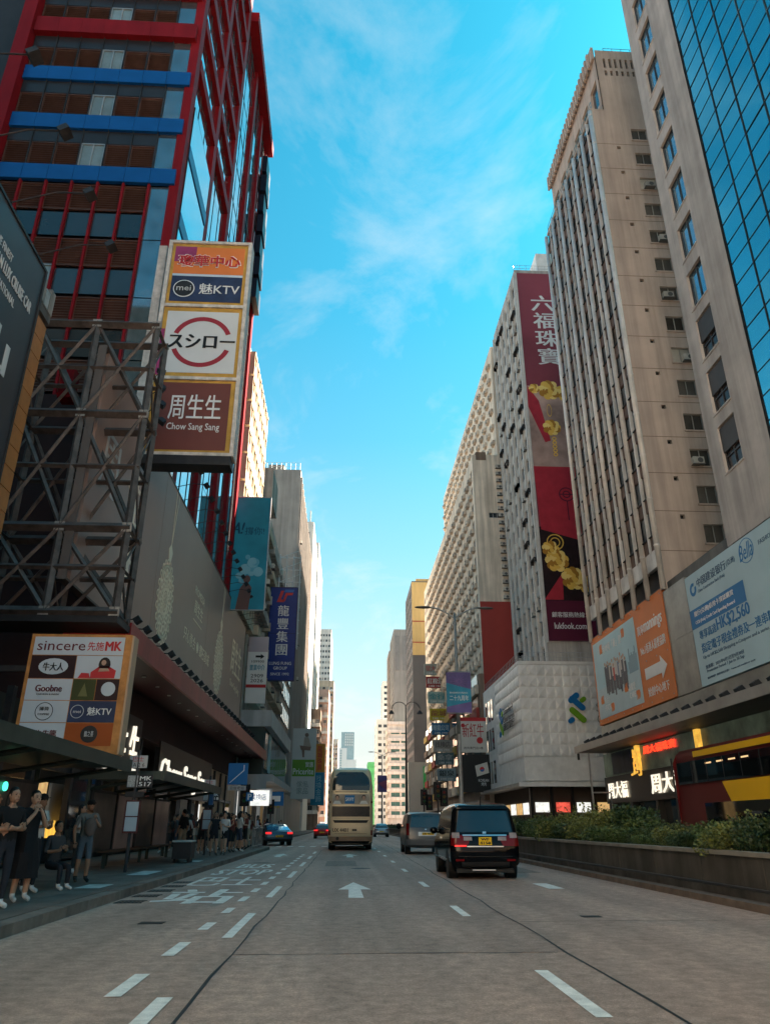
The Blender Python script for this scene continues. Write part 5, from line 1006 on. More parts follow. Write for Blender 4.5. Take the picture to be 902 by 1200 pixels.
# --- black people carrier
bkp = M('black_car_paint', (.003, .003, .004), .08, 0, 0, spec=.2)
v = thing('people_carrier', 'black people carrier with yellow plate in the right lane', 'car', (3.72, 20.9, 0), R(-1.2))
bd = Body(1.83, [(.16, .24), (.05, .34), (.0, .55), (.01, .80), (.05, 1.0), (.10, 1.10)], [(.30, 1.68), (.34, 1.79), (.60, 1.87), (1.6, 1.91), (2.9, 1.88), (3.35, 1.80)], [(4.05, 1.16), (4.6, 1.0), (4.82, .78), (4.85, .55), (4.83, .36), (4.70, .24)], [(.24, .86), (.45, .905), (.95, .915), (1.1, .90), (1.9, .75)], .15)
bd.rear += []; bd.build('body', bkp, v, rub)
full = Body(bd.W, bd.rear+bd.roof[:3], [], [], bd.hw, .15)
full.patch('rear_window', carglass, v, 1.13, 1.66, lambda t: -.74+.10*t, lambda t: .74-.10*t, .006)
full.patch('spoiler', bkp, v, 1.70, 1.80, lambda t: -.70+.06*t, lambda t: .70-.06*t, .07)
full.patch('chrome_strip', chrome, v, 1.04, 1.075, lambda t: -.58, lambda t: .58, .018)
for s in (-1, 1):
    full.patch('tail_lamp', tail_r, v, .80, 1.06, (lambda t: -.895+.02*t) if s < 0 else (lambda t: .46-.1*t), (lambda t: -.46+.1*t) if s < 0 else (lambda t: .895-.02*t), .016); full.patch('reversing_lamp', tail_c, v, .99, 1.12, -.86 if s < 0 else .66, -.66 if s < 0 else .86, .024, 4, 3)
    full.patch('plate_lamp', tail_c, v, .93, 1.02, -.56 if s < 0 else .34, -.34 if s < 0 else .56, .024, 3, 2); full.patch('bumper_reflector', tail_r, v, .44, .49, -.78 if s < 0 else .56, -.56 if s < 0 else .78, .012, 3, 1)
    bd.side('side_window', carglass, v, [(.42, 1.17), (.50, 1.64), (1.5, 1.70), (1.5, 1.16)], s, -.004); bd.side('side_window', carglass, v, [(1.56, 1.16), (1.56, 1.70), (2.6, 1.69), (2.7, 1.15)], s, -.004); bd.side('side_window', carglass, v, [(2.78, 1.15), (2.7, 1.68), (3.2, 1.62), (3.75, 1.16)], s, -.004)
    MB().sphere((s*1.02, 3.5, 1.16), (.12, .07, .10)).tube((s*.88, 3.52, 1.1), (s*.98, 3.5, 1.13), .03).build('door_mirror', bkp, v, smooth=True)
    MB().box(s*.912 if s > 0 else -.925, .925 if s > 0 else -.912, 1.0, 4.2, .44, .47).build('door_trim', chrome, v); MB().box(min(s*.915, s*.94), max(s*.915, s*.94), 2.4, 2.62, .95, .99).build('door_handle', chrome, v)
full.patch('lit_lamp_strip', tail_on, v, .785, .82, -.80, -.50, .022, 4, 1); full.patch('lower_chrome', chrome, v, .775, .80, -.48, .48, .018, 6, 1); full.patch('lower_grille', rub, v, .30, .42, -.62, .62, .014)
full.patch('bumper_crease', rub, v, .545, .56, -.7, .7, .004, 8, 1); MB().box(-.35, .25, .06, .12, .215, .245).build('exhaust_trim', chrome, v); full.patch('emblem', chrome, v, 1.095, 1.145, -.045, .045, .012, 2, 2)
plate(v, full, -.17, .17, .82, 1.01, 'WF\n4158'); arches(v, bd, (.95, 3.85), .34)
for x in (-.80, .80): wheel(v, x*1.085, .95, .335, .21); wheel(v, x*1.085, 3.85, .335, .21)
MB().box(-.75, .75, .2, 4.6, .16, .26).build('underbody', rub, v); MB().tube((0, .55, 1.85), (0, .45, 2.02), .018, 6).build('aerial', rub, v)
# --- grey van
gp = M('dark_grey_car_paint', (.055, .057, .062), .28, .4, .03, spec=.6)
v = thing('grey_van', 'dark grey van ahead of the black people carrier', 'van', (4.0, 38.6, 0), R(-.8))
bd = Body(1.93, [(.12, .28), (.02, .40), (.0, .60), (.02, .85), (.06, 1.1), (.10, 1.2)], [(.22, 1.7), (.30, 1.84), (.6, 1.90), (2, 1.93), (3.5, 1.90), (3.8, 1.80)], [(4.5, 1.2), (5.0, 1.05), (5.12, .8), (5.14, .6), (5.12, .42), (5.0, .28)], [(.28, .92), (.5, .955), (1.0, .965), (1.2, .94), (1.95, .80)], .12)
bd.build('body', gp, v, rub); full = Body(bd.W, bd.rear+bd.roof[:3], [], [], bd.hw, .12)
full.patch('rear_window', carglass, v, 1.2, 1.74, lambda t: -.74+.08*t, lambda t: .74-.08*t, .006); full.patch('bumper', M('grey_bumper', (.10, .10, .105), .5), v, .42, .68, -.93, .93, .05); full.patch('plate_recess', M('silver_trim', (.35, .36, .37), .3, .5), v, .82, 1.0, -.36, .60, .02)
for s in (-1, 1):
    full.patch('tail_lamp', tail_r, v, .85, 1.38, -.93 if s < 0 else .80, -.80 if s < 0 else .93, .012, 3, 5); bd.side('side_window', carglass, v, [(.4, 1.22), (.48, 1.68), (1.9, 1.72), (1.9, 1.2)], s, -.004); bd.side('side_window', carglass, v, [(2.0, 1.2), (2.0, 1.72), (3.5, 1.68), (4.1, 1.2)], s, -.004)
    MB().sphere((s*1.1, 3.9, 1.25), (.13, .08, .15)).tube((s*.92, 3.95, 1.2), (s*1.02, 3.9, 1.22), .04).build('door_mirror', rub, v, smooth=True)
plate(v, full, -.18, .40, .86, .97, 'UB 4820'); arches(v, bd, (.95, 4.15), .34); full.patch('emblem', chrome, v, 1.09, 1.14, -.04, .04, .012, 2, 2)
for x in (-.87, .87): wheel(v, x*1.085, .95, .335, .22); wheel(v, x*1.085, 4.15, .335, .22)
# --- double-deck bus ahead
cb = M('champagne_bus_paint', (.50, .40, .27), .3, .25, .08, .6); cbd = M('brown_bus_skirt', (.20, .13, .085), .5)
v = thing('double_decker_bus', 'champagne gold double-decker bus seen from behind in the middle lane', 'bus', (.42, 44.6, 0))
bd = Body(2.5, [(.14, .34), (.03, .5), (0, 1.0), (0, 1.9), (.0, 2.9), (.05, 3.4)], [(.22, 4.0), (.40, 4.26), (.8, 4.38), (6, 4.42), (10.2, 4.38), (10.8, 4.2)], [(11.1, 3.4), (11.2, 2.9), (11.25, 1.9), (11.25, 1.0), (11.2, .5), (11.1, .34)], [(.34, 1.22), (.6, 1.25), (2.6, 1.25), (3.4, 1.22), (4.45, 1.08)], .2)
bd.build('body', cb, v, rub); full = Body(bd.W, bd.rear+bd.roof[:3], [], [], bd.hw, .2)
full.patch('rear_upper_window', M('bus_rear_glass', (.02, .018, .016), .05, 0, .3, 2, spec=.5), v, 3.12, 4.12, lambda t: -1.06+.40*t**4, lambda t: 1.06-.40*t**4, .008, 12, 12)
full.patch('advert_panel', M('bus_advert', (.36, .31, .25), .4, 0, .4, .9), v, 2.38, 2.92, -1.05, 1.05, .01); MB().box(-.35, .2, -.025, -.012, 2.42, 2.86).build('advert_logo', flat('advert_blue', (.02, .16, .38)), v); q = sub(v, 'advert_lettering', (0, -.026, 0)); txt(q, 'SAVVY', -.3, .15, 2.55, 2.75, white, 0, .006, bold=.03)
for x in (-.78, .72):
    mb = MB(); mb.disc(x, 2.72, .11, -.03, -.012, 12, 0, .8).prism([(x-.24, 2.4), (x+.24, 2.4), (x+.14, 2.57), (x-.14, 2.57)], -.026, -.012, 1).disc(x, 2.76, .13, -.022, -.012, 12, 2, .9); mb.build('portrait_print', [flat('skin_print'), flat('poster_white', (.6, .6, .57)), flat('hair_print')], v)
full.patch('panel_gap', rub, v, 1.66, 1.675, -1.18, 1.18, .004, 8, 1); full.patch('panel_gap', rub, v, .86, .872, -1.18, 1.18, .004, 8, 1); full.patch('window_surround', rub, v, 3.02, 3.06, -1.1, 1.1, .006, 8, 1); full.patch('engine_panel', M('bus_black_panel', (.010, .009, .010), .25), v, 1.74, 2.28, -1.06, 1.06, .01); full.patch('grille', rub, v, 1.42, 1.56, lambda t: -1.0+.1*(1-t), lambda t: 1.0-.1*(1-t), .012)
full.patch('bumper', cbd, v, .5, .72, -1.2, 1.2, .06); full.patch('bumper_skirt', rub, v, .36, .49, -1.2, 1.2, .03)
for s in (-1, 1):
    for z in (.78, 2.45): full.patch('tail_lamp', tail_r, v, z, z+.26 if z < 1 else z+.1, -1.22 if s < 0 else 1.13, -1.13 if s < 0 else 1.22, .02, 2, 3)
    bd.side('upper_windows', carglass, v, [(.6, 3.05), (.7, 3.75), (10.6, 3.75), (10.8, 3.05)], s); bd.side('lower_windows', carglass, v, [(2.6, 1.35), (2.6, 2.2), (10.9, 2.2), (10.9, 1.35)], s)
q = sub(v, 'bus_lettering', (0, -.012, 0)); txt(q, 'UX 4401', -1.0, -.15, .95, 1.15, black, 0, .006, bold=.03); MB().box(.08, .34, -.02, -.003, 1.0, 1.1).build('badge', black, v); MB().disc(-.72, .62, .09, -.075, -.06, 14).build('fuel_cap', black, v); txt(q, 'KMB', .5, .9, 2.98, 3.06, black, 0, .005)
for x in (-1.05, 1.05): wheel(v, x*1.16, 2.6, .48, .3); wheel(v, x*1.16, 8.6, .48, .3)
arches(v, bd, (2.6, 8.6), .48); MB().box(-1.1, 1.1, .2, 11, .28, .4).build('underbody', rub, v)
# --- red and yellow bus on the opposite carriageway
rp = M('red_bus_paint', (.12, .010, .010), .3, 0, .1, .5); yp = M('yellow_bus_paint', (.85, .47, .015), .3, 0, .05, .5)
v = thing('double_decker_bus', 'red and yellow double-decker bus behind the median shrubs on the right', 'bus', (14.95, 22.6, 0)); bw, Lb = 2.5, 12.0
mb = MB(); o = [(0, .35), (Lb, .35), (Lb, 3.9), (Lb-.18, 4.22), (Lb-.6, 4.36), (.5, 4.36), (.15, 4.1), (0, 3.3)]
mb.v = []; 
for x in (0, bw): mb.v += [(x+(.12 if z > 4.2 else 0)*(1 if x == 0 else -1), y, z) for y, z in o]
n = 8; mb.f = [tuple(range(n)), tuple(range(2*n-1, n-1, -1))]+[(i, i+n, (i+1) % n+n, (i+1) % n) for i in range(n)]; mb.m = [0]*len(mb.f); mb.build('body', rp, v, (0, 0, 0))
f = sub(v, 'near_side', (0, Lb, 0), -PI/2)                       # local x from the tail towards the nose
def pan(nm, pts, m, y): MB().prism(pts, y-.01, y).build(nm, m, f)
pan('upper_windows', [(.35, 2.95), (Lb-.3, 2.95), (Lb-.4, 3.85), (.4, 3.85)], carglass, -.004); pan('lower_windows', [(2.6, 1.25), (Lb-.2, 1.25), (Lb-.2, 2.15), (2.6, 2.15)], carglass, -.004)
pan('yellow_swoosh', [(4.4, 2.9), (Lb, 2.9), (Lb, .36), (6.1, .36)], yp, -.002); pan('yellow_roof_line', [(2.2, 3.98), (Lb-.3, 3.98), (Lb-.3, 4.22), (2.2, 4.22)], yp, -.012)
for k in range(8): MB().box(.4+k*1.42, .46+k*1.42, -.02, -.015, 2.96, 3.84).build('window_pillar', black, f)
for k in range(4): MB().box(3.2+k*1.0, 3.75+k*1.0, -.018, -.0145, 3.64, 3.70).build('ceiling_lamp', M('bus_cabin_lamp', (.95, .62, .3), .5, var=0, emit=.1), f)
for y in (3.0, 9.3): 
    for x in (0.06, bw-.06): wheel(v, x if x > 1 else -abs(x)-.0, y, .48, .3) if x > 1 else wheel(v, -.02, y, .48, .3)
MB().box(-.08, -.02, 11.99, 12.04, .5, 4.1).build('tail_edge', dark, v)
# --- blue-grey coupe, red taxi, far cars
def saloon(label, loc, rz, pm, gm=None, Hh=1.42, Wd=1.86, Ln=4.7, slope=1.2, ptxt='SX 218', lit_=True, name='car', roofsign=False):
    v = thing(name, label, 'taxi' if name == 'taxi' else 'car', loc, rz); k = Hh/1.42
    bd = Body(Wd, [(.12, .24), (.02, .36), (0, .55), (.04, .78), (.12, .90), (.30, .96)], [(slope*.72, 1.22*k), (slope+.25, 1.37*k), (slope+.7, 1.42*k), (2.5, 1.41*k), (2.9, 1.33*k)], [(3.6, .98), (4.3, .86), (Ln-.1, .70), (Ln, .55), (Ln-.02, .38), (Ln-.12, .24)], [(.24, Wd/2-.05), (.5, Wd/2-.01), (.85, Wd/2), (.96, Wd/2-.05), (1.42*k, Wd/2-.26)], .14)
    bd.build('body', pm, v, rub); full = Body(Wd, bd.rear+bd.roof[:3], [], [], bd.hw, .14)
    full.patch('rear_window', gm or carglass, v, .99, 1.34*k, lambda t: -Wd/2+.18+.10*t, lambda t: Wd/2-.18-.10*t, .008)
    for s in (-1, 1): full.patch('tail_lamp', tail_on if lit_ else tail_r, v, .74, .86, -Wd/2+.04 if s < 0 else Wd/2-.42, -Wd/2+.42 if s < 0 else Wd/2-.04, .012, 4, 2); bd.side('side_window', carglass, v, [(slope*.55, .99), (slope+.35, 1.30*k), (2.4, 1.32*k), (3.3, .99)], s, -.002); MB().sphere((s*(Wd/2+.08), 3.1, 1.0), (.1, .07, .07)).build('door_mirror', pm, v, smooth=True)
    full.patch('lower_bumper', rub, v, .28, .42, -Wd/2+.1, Wd/2-.1, .012); plate(v, full, -.26, .26, .55, .67, ptxt); arches(v, bd, (.95, 3.75), .33)
    for x in (-Wd/2+.01, Wd/2-.01): wheel(v, x, .95, .325, .21); wheel(v, x, 3.75, .325, .21)
    if roofsign: MB().box(-.3, .3, 1.8, 1.95, 1.41*k, 1.41*k+.14).build('roof_sign', litw, v)
    return v
saloon('blue-grey coupe with bright blue rear window turning at the corner', (-4.35, 55.5, 0), R(14), M('slate_blue_paint', (.06, .10, .13), .2, .4, .02), M('blue_reflecting_glass', (.08, .42, .62), .06, .6), 1.42, 1.95, 4.9, 1.7, 'PA 911')
taxi_red = M('taxi_red_paint', (.30, .02, .02), .25)
saloon('red taxi with roof sign on the left, further up the road', (-2.2, 84, 0), 0, taxi_red, None, 1.5, 1.72, 4.6, .9, 'JT 7702', True, 'taxi', True)
saloon('dark car far up the left lane, hidden partly by the bus', (-2.6, 112, 0), 0, M('dark_car_paint', (.03, .03, .035), .25), None, 1.45, 1.8, 4.6, 1.0, 'RX 31', False)
saloon('small silver car far ahead in the right lane beside the median', (4.6, 95, 0), 0, M('silver_car_paint', (.35, .36, .37), .25, .5), None, 1.5, 1.75, 4.5, .9, 'LV 620', False)
# ================= street furniture =================
gp_ = M('galvanised_post', (.30, .30, .295), .5, .5, .2, 3)
def lamp_post(label, X, Y, H, kind):
    o = thing('street_lamp', label, 'street lamp', (X, Y, .1)); m = gp_ if kind == 0 else M('dark_lamp_post', (.05, .05, .055), .5, .3)
    MB().tube((0, 0, 0), (0, 0, H*.45), .17, 12, 0, .13, False).tube((0, 0, H*.45), (0, 0, H), .13, 12, 0, .075).tube((0, 0, 0), (0, 0, 1.4), .2, 12).build('pole', m, o, smooth=True)
    for s in (-1, 1):
        if kind == 0:
            a = sub(o, 'arm', (0, 0, H-.4)); mb = MB(); pr = Vector((0, 0, 0))
            for k in range(1, 7): q = Vector((s*1.75*k/6, 0, .75*math.sin(PI/2*k/6))); mb.tube(pr, q, .05, 8); pr = q
            mb.build('bracket', m, a, (0, 0, 0)); h = MB().sphere((s*2.15, 0, .74), (.6, .16, .09), 14, 8).build('lamp_head', M('lamp_housing', (.09, .085, .08), .4), a, (0, 0, 0), smooth=True)
        else:
            a = sub(o, 'arm', (0, 0, H)); mb = MB(); pr = Vector((0, 0, 0))
            for k in range(1, 13): t = PI*k/12; q = Vector((s*(.85-.85*math.cos(t)), 0, .75*math.sin(t)-.25*k/12)); mb.tube(pr, q, .05, 6); pr = q
            mb.build('bracket', m, a, (0, 0, 0)); MB().tube((s*1.7, 0, -.35), (s*1.7, 0, -.75), .12, 12, 0, .34).build('lamp_shade', m, a, (0, 0, 0))
    return o
l1 = lamp_post('tall grey double-arm street lamp on the median with a purple banner', 7.35, 49, 14.7, 0)
bn = sub(l1, 'banner', (-.75, -.25, 7.95)); purple = M('purple_banner_print', (.16, .12, .32), .5, 0, .5, .5)
MB().box(0, 1.62, 0, .08, 0, 2.6).build('panel', purple, bn, (0, 0, 0)); MB().prism([(0, .35), (1.62, .7), (1.62, 1.5), (0, 1.9)], -.012, -.002).build('teal_wave', flat('banner_teal', (.03, .26, .40), var=.3), bn, (0, 0, 0))
mb = MB()
for k in range(14): t = 2*PI*k/14; mb.prism([(.85+.1*math.cos(t), 2.0+.1*math.sin(t)), (.85+.1*math.cos(t+.12), 2.0+.1*math.sin(t+.12)), (.85+.65*math.cos(t+.05), 2.0+.5*math.sin(t+.05))], -.02, -.013)
mb.build('firework_print', flat('banner_pink', (.42, .20, .42)), bn, (0, 0, 0)); txt(bn, '二十九周年', .2, 1.45, .75, 1.1, white, -.013, .004, bold=.01); txt(bn, '慶祝香港特別行政區成立', .2, 1.4, 1.2, 1.32, white, -.013, .004); MB().tube((.1, .04, 2.65), (1.6, .04, 2.65), .03).tube((.1, .04, -.05), (1.6, .04, -.05), .03).build('bracket', gp_, bn, (0, 0, 0))
lamp_post('dark shepherd-crook double street lamp further along the median', 7.2, 90, 14.2, 1)
l3 = lamp_post('distant grey double-arm street lamp on the median', 7.3, 150, 14, 0); b3 = sub(l3, 'banner', (-.9, -.25, 7)); MB().box(0, 1.8, 0, .08, 0, 3).build('panel', purple, b3, (0, 0, 0)); MB().prism([(0, 1.6), (1.8, 0.3), (1.8, 2.2)], -.015, -.004).build('pink_wave', flat('banner_pink2', (.34, .10, .18)), b3, (0, 0, 0))
def traffic_light(label, X, Y, h=3.6, two=False):
    o = thing('traffic_light', label, 'traffic light', (X, Y, .1)); MB().tube((0, 0, 0), (0, 0, h), .07, 10).build('pole', M('dark_lamp_post'), o)
    for q in ((0, .0),)+(((.45, -.4),) if two else ()):
        b = sub(o, 'signal_head', (q[0], -.12, h-1.3+q[1])); MB().box(-.17, .17, -.14, .1, 0, 1.05).build('housing', black, b, (0, 0, 0)); MB().box(-.3, .3, .11, .13, -.12, 1.17).build('backboard', black, b, (0, 0, 0))
        for k, c in enumerate(((.01, .08, .03), (.12, .07, .01), (.14, .01, .01))): MB().disc(0, .2+k*.32, .11, -.16, -.145, 16).build('lens', flat('signal_lens_%d' % k, c), b, (0, 0, 0)); MB().ring(0, .2+k*.32, .115, .14, -.3, -.14, 10, 0, 1, 0, PI).build('visor', black, b, (0, 0, 0))
    return o
traffic_light('black traffic light on the median behind the grey van', 6.95, 58, 4.3, True); traffic_light('smaller black traffic light further along the median', 6.95, 68, 4.2, True); traffic_light('black traffic light on the left pavement at the corner', -6.15, 49.5, 3.7)
traffic_light('dim traffic light among the signs across the side street', -6.9, 76, 3.6)
# bus shelters
sg = M('shelter_green_steel', (.055, .065, .055), .5, .3, .2, 2); 
def shelter(label, y0, y1, adkind):
    o = thing('bus_shelter', label, 'bus shelter', (-6.3, y0, .15)); L = y1-y0
    MB().box(-1.15, 1.1, 0, L, 2.42, 2.50).build('roof', sg, o); MB().box(1.1, 1.18, -.03, L+.03, 2.33, 2.60).build('fascia', sg, o); MB().box(-1.2, 1.098, -.05, -.003, 2.35, 2.58).build('fascia', sg, o)
    n = 5
    for k in range(n): y = .15+(L-.3)*k/(n-1); MB().tube((-.95, y, 0), (-.95, y, 2.42), .06, 8).build('post', sg, o); MB().bar((-.95, y, 2.1), (.9, y, 2.40), .07).build('rafter', sg, o)
    for k in range(n-1):
        a = .15+(L-.3)*k/(n-1)+.1; e = .15+(L-.3)*(k+1)/(n-1)-.1; f = sub(o, 'ad_panel', (-.9, a, .35), PI/2)
        MB().box(0, e-a, -.06, .06, 0, 1.75).build('light_box', dark, f, (0, 0, 0)); MB().box(.07, e-a-.07, -.07, -.061, .08, 1.67).build('poster', adkind[k % len(adkind)], f, (0, 0, 0))
    MB().box(-.75, -.4, 1, L-1, .42, .47).build('bench_seat', M('bench_wood', (.10, .06, .04), .6), o)
    for y in (1.2, L/2, L-1.2): MB().box(-.62, -.52, y-.03, y+.03, 0, .418).build('bench_leg', sg, o)
    return o
land = M('landscape_poster', (.16, .22, .22), .2, 0, .6, .8, emit=.035); pink = M('shop_poster', (.13, .095, .085), .3, 0, .4, 1, emit=.012); dkp = M('dark_poster_b', (.07, .05, .045), .3, 0, .5, 1.5)
s1 = shelter('green steel bus shelter with lit landscape poster at the left edge', 8.6, 19.0, [land, land, land, dkp]); s2 = shelter('second bus shelter with dark posters further along the kerb', 22.6, 33.2, [dkp, pink, dkp, pink])
f = sub(s1, 'poster_light', (-.8, 8.2, 1.9), PI/2); MB().disc(0, 0, .09, -.04, 0, 12).build('green_lamp', M('green_led', (.05, .8, .45), .4, var=0, emit=.4), f, (0, 0, 0))
MB().box(.9, 1.05, 9.4, 9.6, 1.9, 2.3).build('blue_lamp_box', flat('blue_lamp', (.03, .12, .3)), s2)
# bus stop poles
def stop_pole(label, X, Y, code):
    o = thing('bus_stop_sign', label, 'bus stop', (X, Y, .15)); MB().tube((0, 0, 0), (0, 0, 3.1), .045, 8).build('pole', M('dark_lamp_post'), o)
    MB().box(-.2, .2, -.05, .05, .95, 1.78).build('timetable_frame', M('maroon_frame', (.10, .03, .03), .5), o); MB().box(-.16, .16, -.06, -.051, 1.0, 1.35).build('timetable', flat('paper_blue', (.42, .50, .56)), o); MB().box(-.16, .16, -.06, -.051, 1.38, 1.74).build('timetable', flat('paper_blue'), o)
    MB().box(-.25, .25, -.04, .04, 1.86, 2.0).build('flag', dark, o); f = sub(o, 'code_board', (-.05, -.03, 2.1)); MB().box(-.2, .5, 0, .05, 0, .34).build('board', dark, f, (0, 0, 0)); MB().box(-.18, .1, -.008, 0, .02, .32).build('plain_square', flat('paper_grey', (.38, .38, .38), var=.5, scale=30), f, (0, 0, 0)); txt(f, code, .14, .47, .04, .30, white, -.001, .004, bold=.02)
    MB().box(-.24, .24, -.04, .04, 2.62, 2.95).build('route_board', flat('paper_pale', (.45, .44, .44)), o); txt(sub(o, 'route_lettering', (0, -.041, 2.62)), '巴士', -.15, .15, .17, .3, red_p, 0, .003); txt(sub(o, 'route_lettering', (0, -.041, 2.62)), '1A 2 6', -.18, .18, .03, .13, black, 0, .003)
stop_pole('bus stop pole marked MK 517 by the kerb', -5.75, 22.0, 'MK\n517'); stop_pole('bus stop pole marked MK 518 in front of the waiting crowd', -5.75, 34.0, 'MK\n518')
# road sign posts
o = thing('road_sign', 'square blue road sign on a grey post at the left corner', 'road sign', (-6.0, 44.5, .15)); MB().tube((0, 0, 0), (0, 0, 4.4), .05, 8).build('post', gp_, o); MB().box(-.55, .55, -.06, -.02, 3.25, 4.4).build('panel', flat('traffic_blue', (.02, .16, .40)), o); MB().prism([(-.45, 3.35), (-.4, 3.35), (.35, 4.0), (.35, 4.3), (.3, 4.3), (.3, 4.02)], -.07, -.061).build('route_line', white, o); MB().box(-.5, .5, -.06, -.02, 2.95, 3.2).build('name_plate', flat('paper_pale', (.45, .44, .44)), o); txt(sub(o, 'street_name', (0, -.061, 0)), '亞皆老街', -.4, .4, 2.99, 3.16, black, 0, .004)
o = thing('parking_sign', 'small blue parking sign on a thin grey post', 'road sign', (-5.3, 44.9, .15)); MB().tube((0, 0, 0), (0, 0, 2.9), .04, 8).build('post', gp_, o); MB().box(-.2, .2, -.05, -.01, 2.4, 2.85).build('panel', flat('traffic_blue'), o); txt(sub(o, 'symbol', (0, -.051, 0)), 'P', -.1, .1, 2.48, 2.78, white, 0, .004, bold=.03)
o = thing('pedestrian_railing', 'grey pedestrian railing along the kerb at the corner', 'railing', (-4.75, 42.5, .15)); 
for z in (.12, 1.0): MB().tube((0, 0, z), (0, 5.2, z), .025, 6).build('rail', gp_, o)
for k in range(14): MB().tube((0, k*.4, .0), (0, k*.4, 1.0), .015, 5).build('baluster', gp_, o)
for k, (x, y, c) in enumerate(((-7.2, 72, (.35, .35, .36)), (-6.6, 78, (.02, .13, .32)), (-7.6, 86, (.5, .4, .1)))):
    o = thing('road_sign', ['grey square sign on the far corner', 'blue direction sign past the side street', 'yellow sign further along the left pavement'][k], 'road sign', (x, y, .15)); MB().tube((0, 0, 0), (0, 0, 4.2), .05, 6).build('post', gp_, o); MB().box(-.7, .7, -.06, -.01, 2.9, 4.2).build('panel', flat('far_sign_%d' % k, c, var=.3), o); MB().box(-.4, .4, -.08, -.061, 3.3, 3.8).build('symbol', white, o)
o = thing('sign_gantry', 'thin grey sign post beside the steel canopy over the far pavement', 'post', (18.6, 58, .15)); MB().tube((0, 0, 0), (0, 0, 6.2), .07, 8).build('post', gp_, o); MB().tube((0, 0, 3.4), (1.4, 0, 3.4), .05, 6).tube((1.4, 0, 0), (1.4, 0, 3.4), .05, 6).build('frame', gp_, o)
o = thing('refuse_bin', 'low dark litter bin beside the second bus shelter', 'bin', (-5.35, 27.6, .15)); MB().box(-.3, .3, -.4, .4, .12, .62).build('body', dark, o); MB().box(-.32, .32, -.42, .42, .63, .68).build('lid', M('lit_edge', (.35, .42, .42), .3), o);  # lid coloured pale to stand for a lit edge
for x in (-.22, .22): MB().box(x-.04, x+.04, -.3, .3, 0, .118).build('foot', black, o)
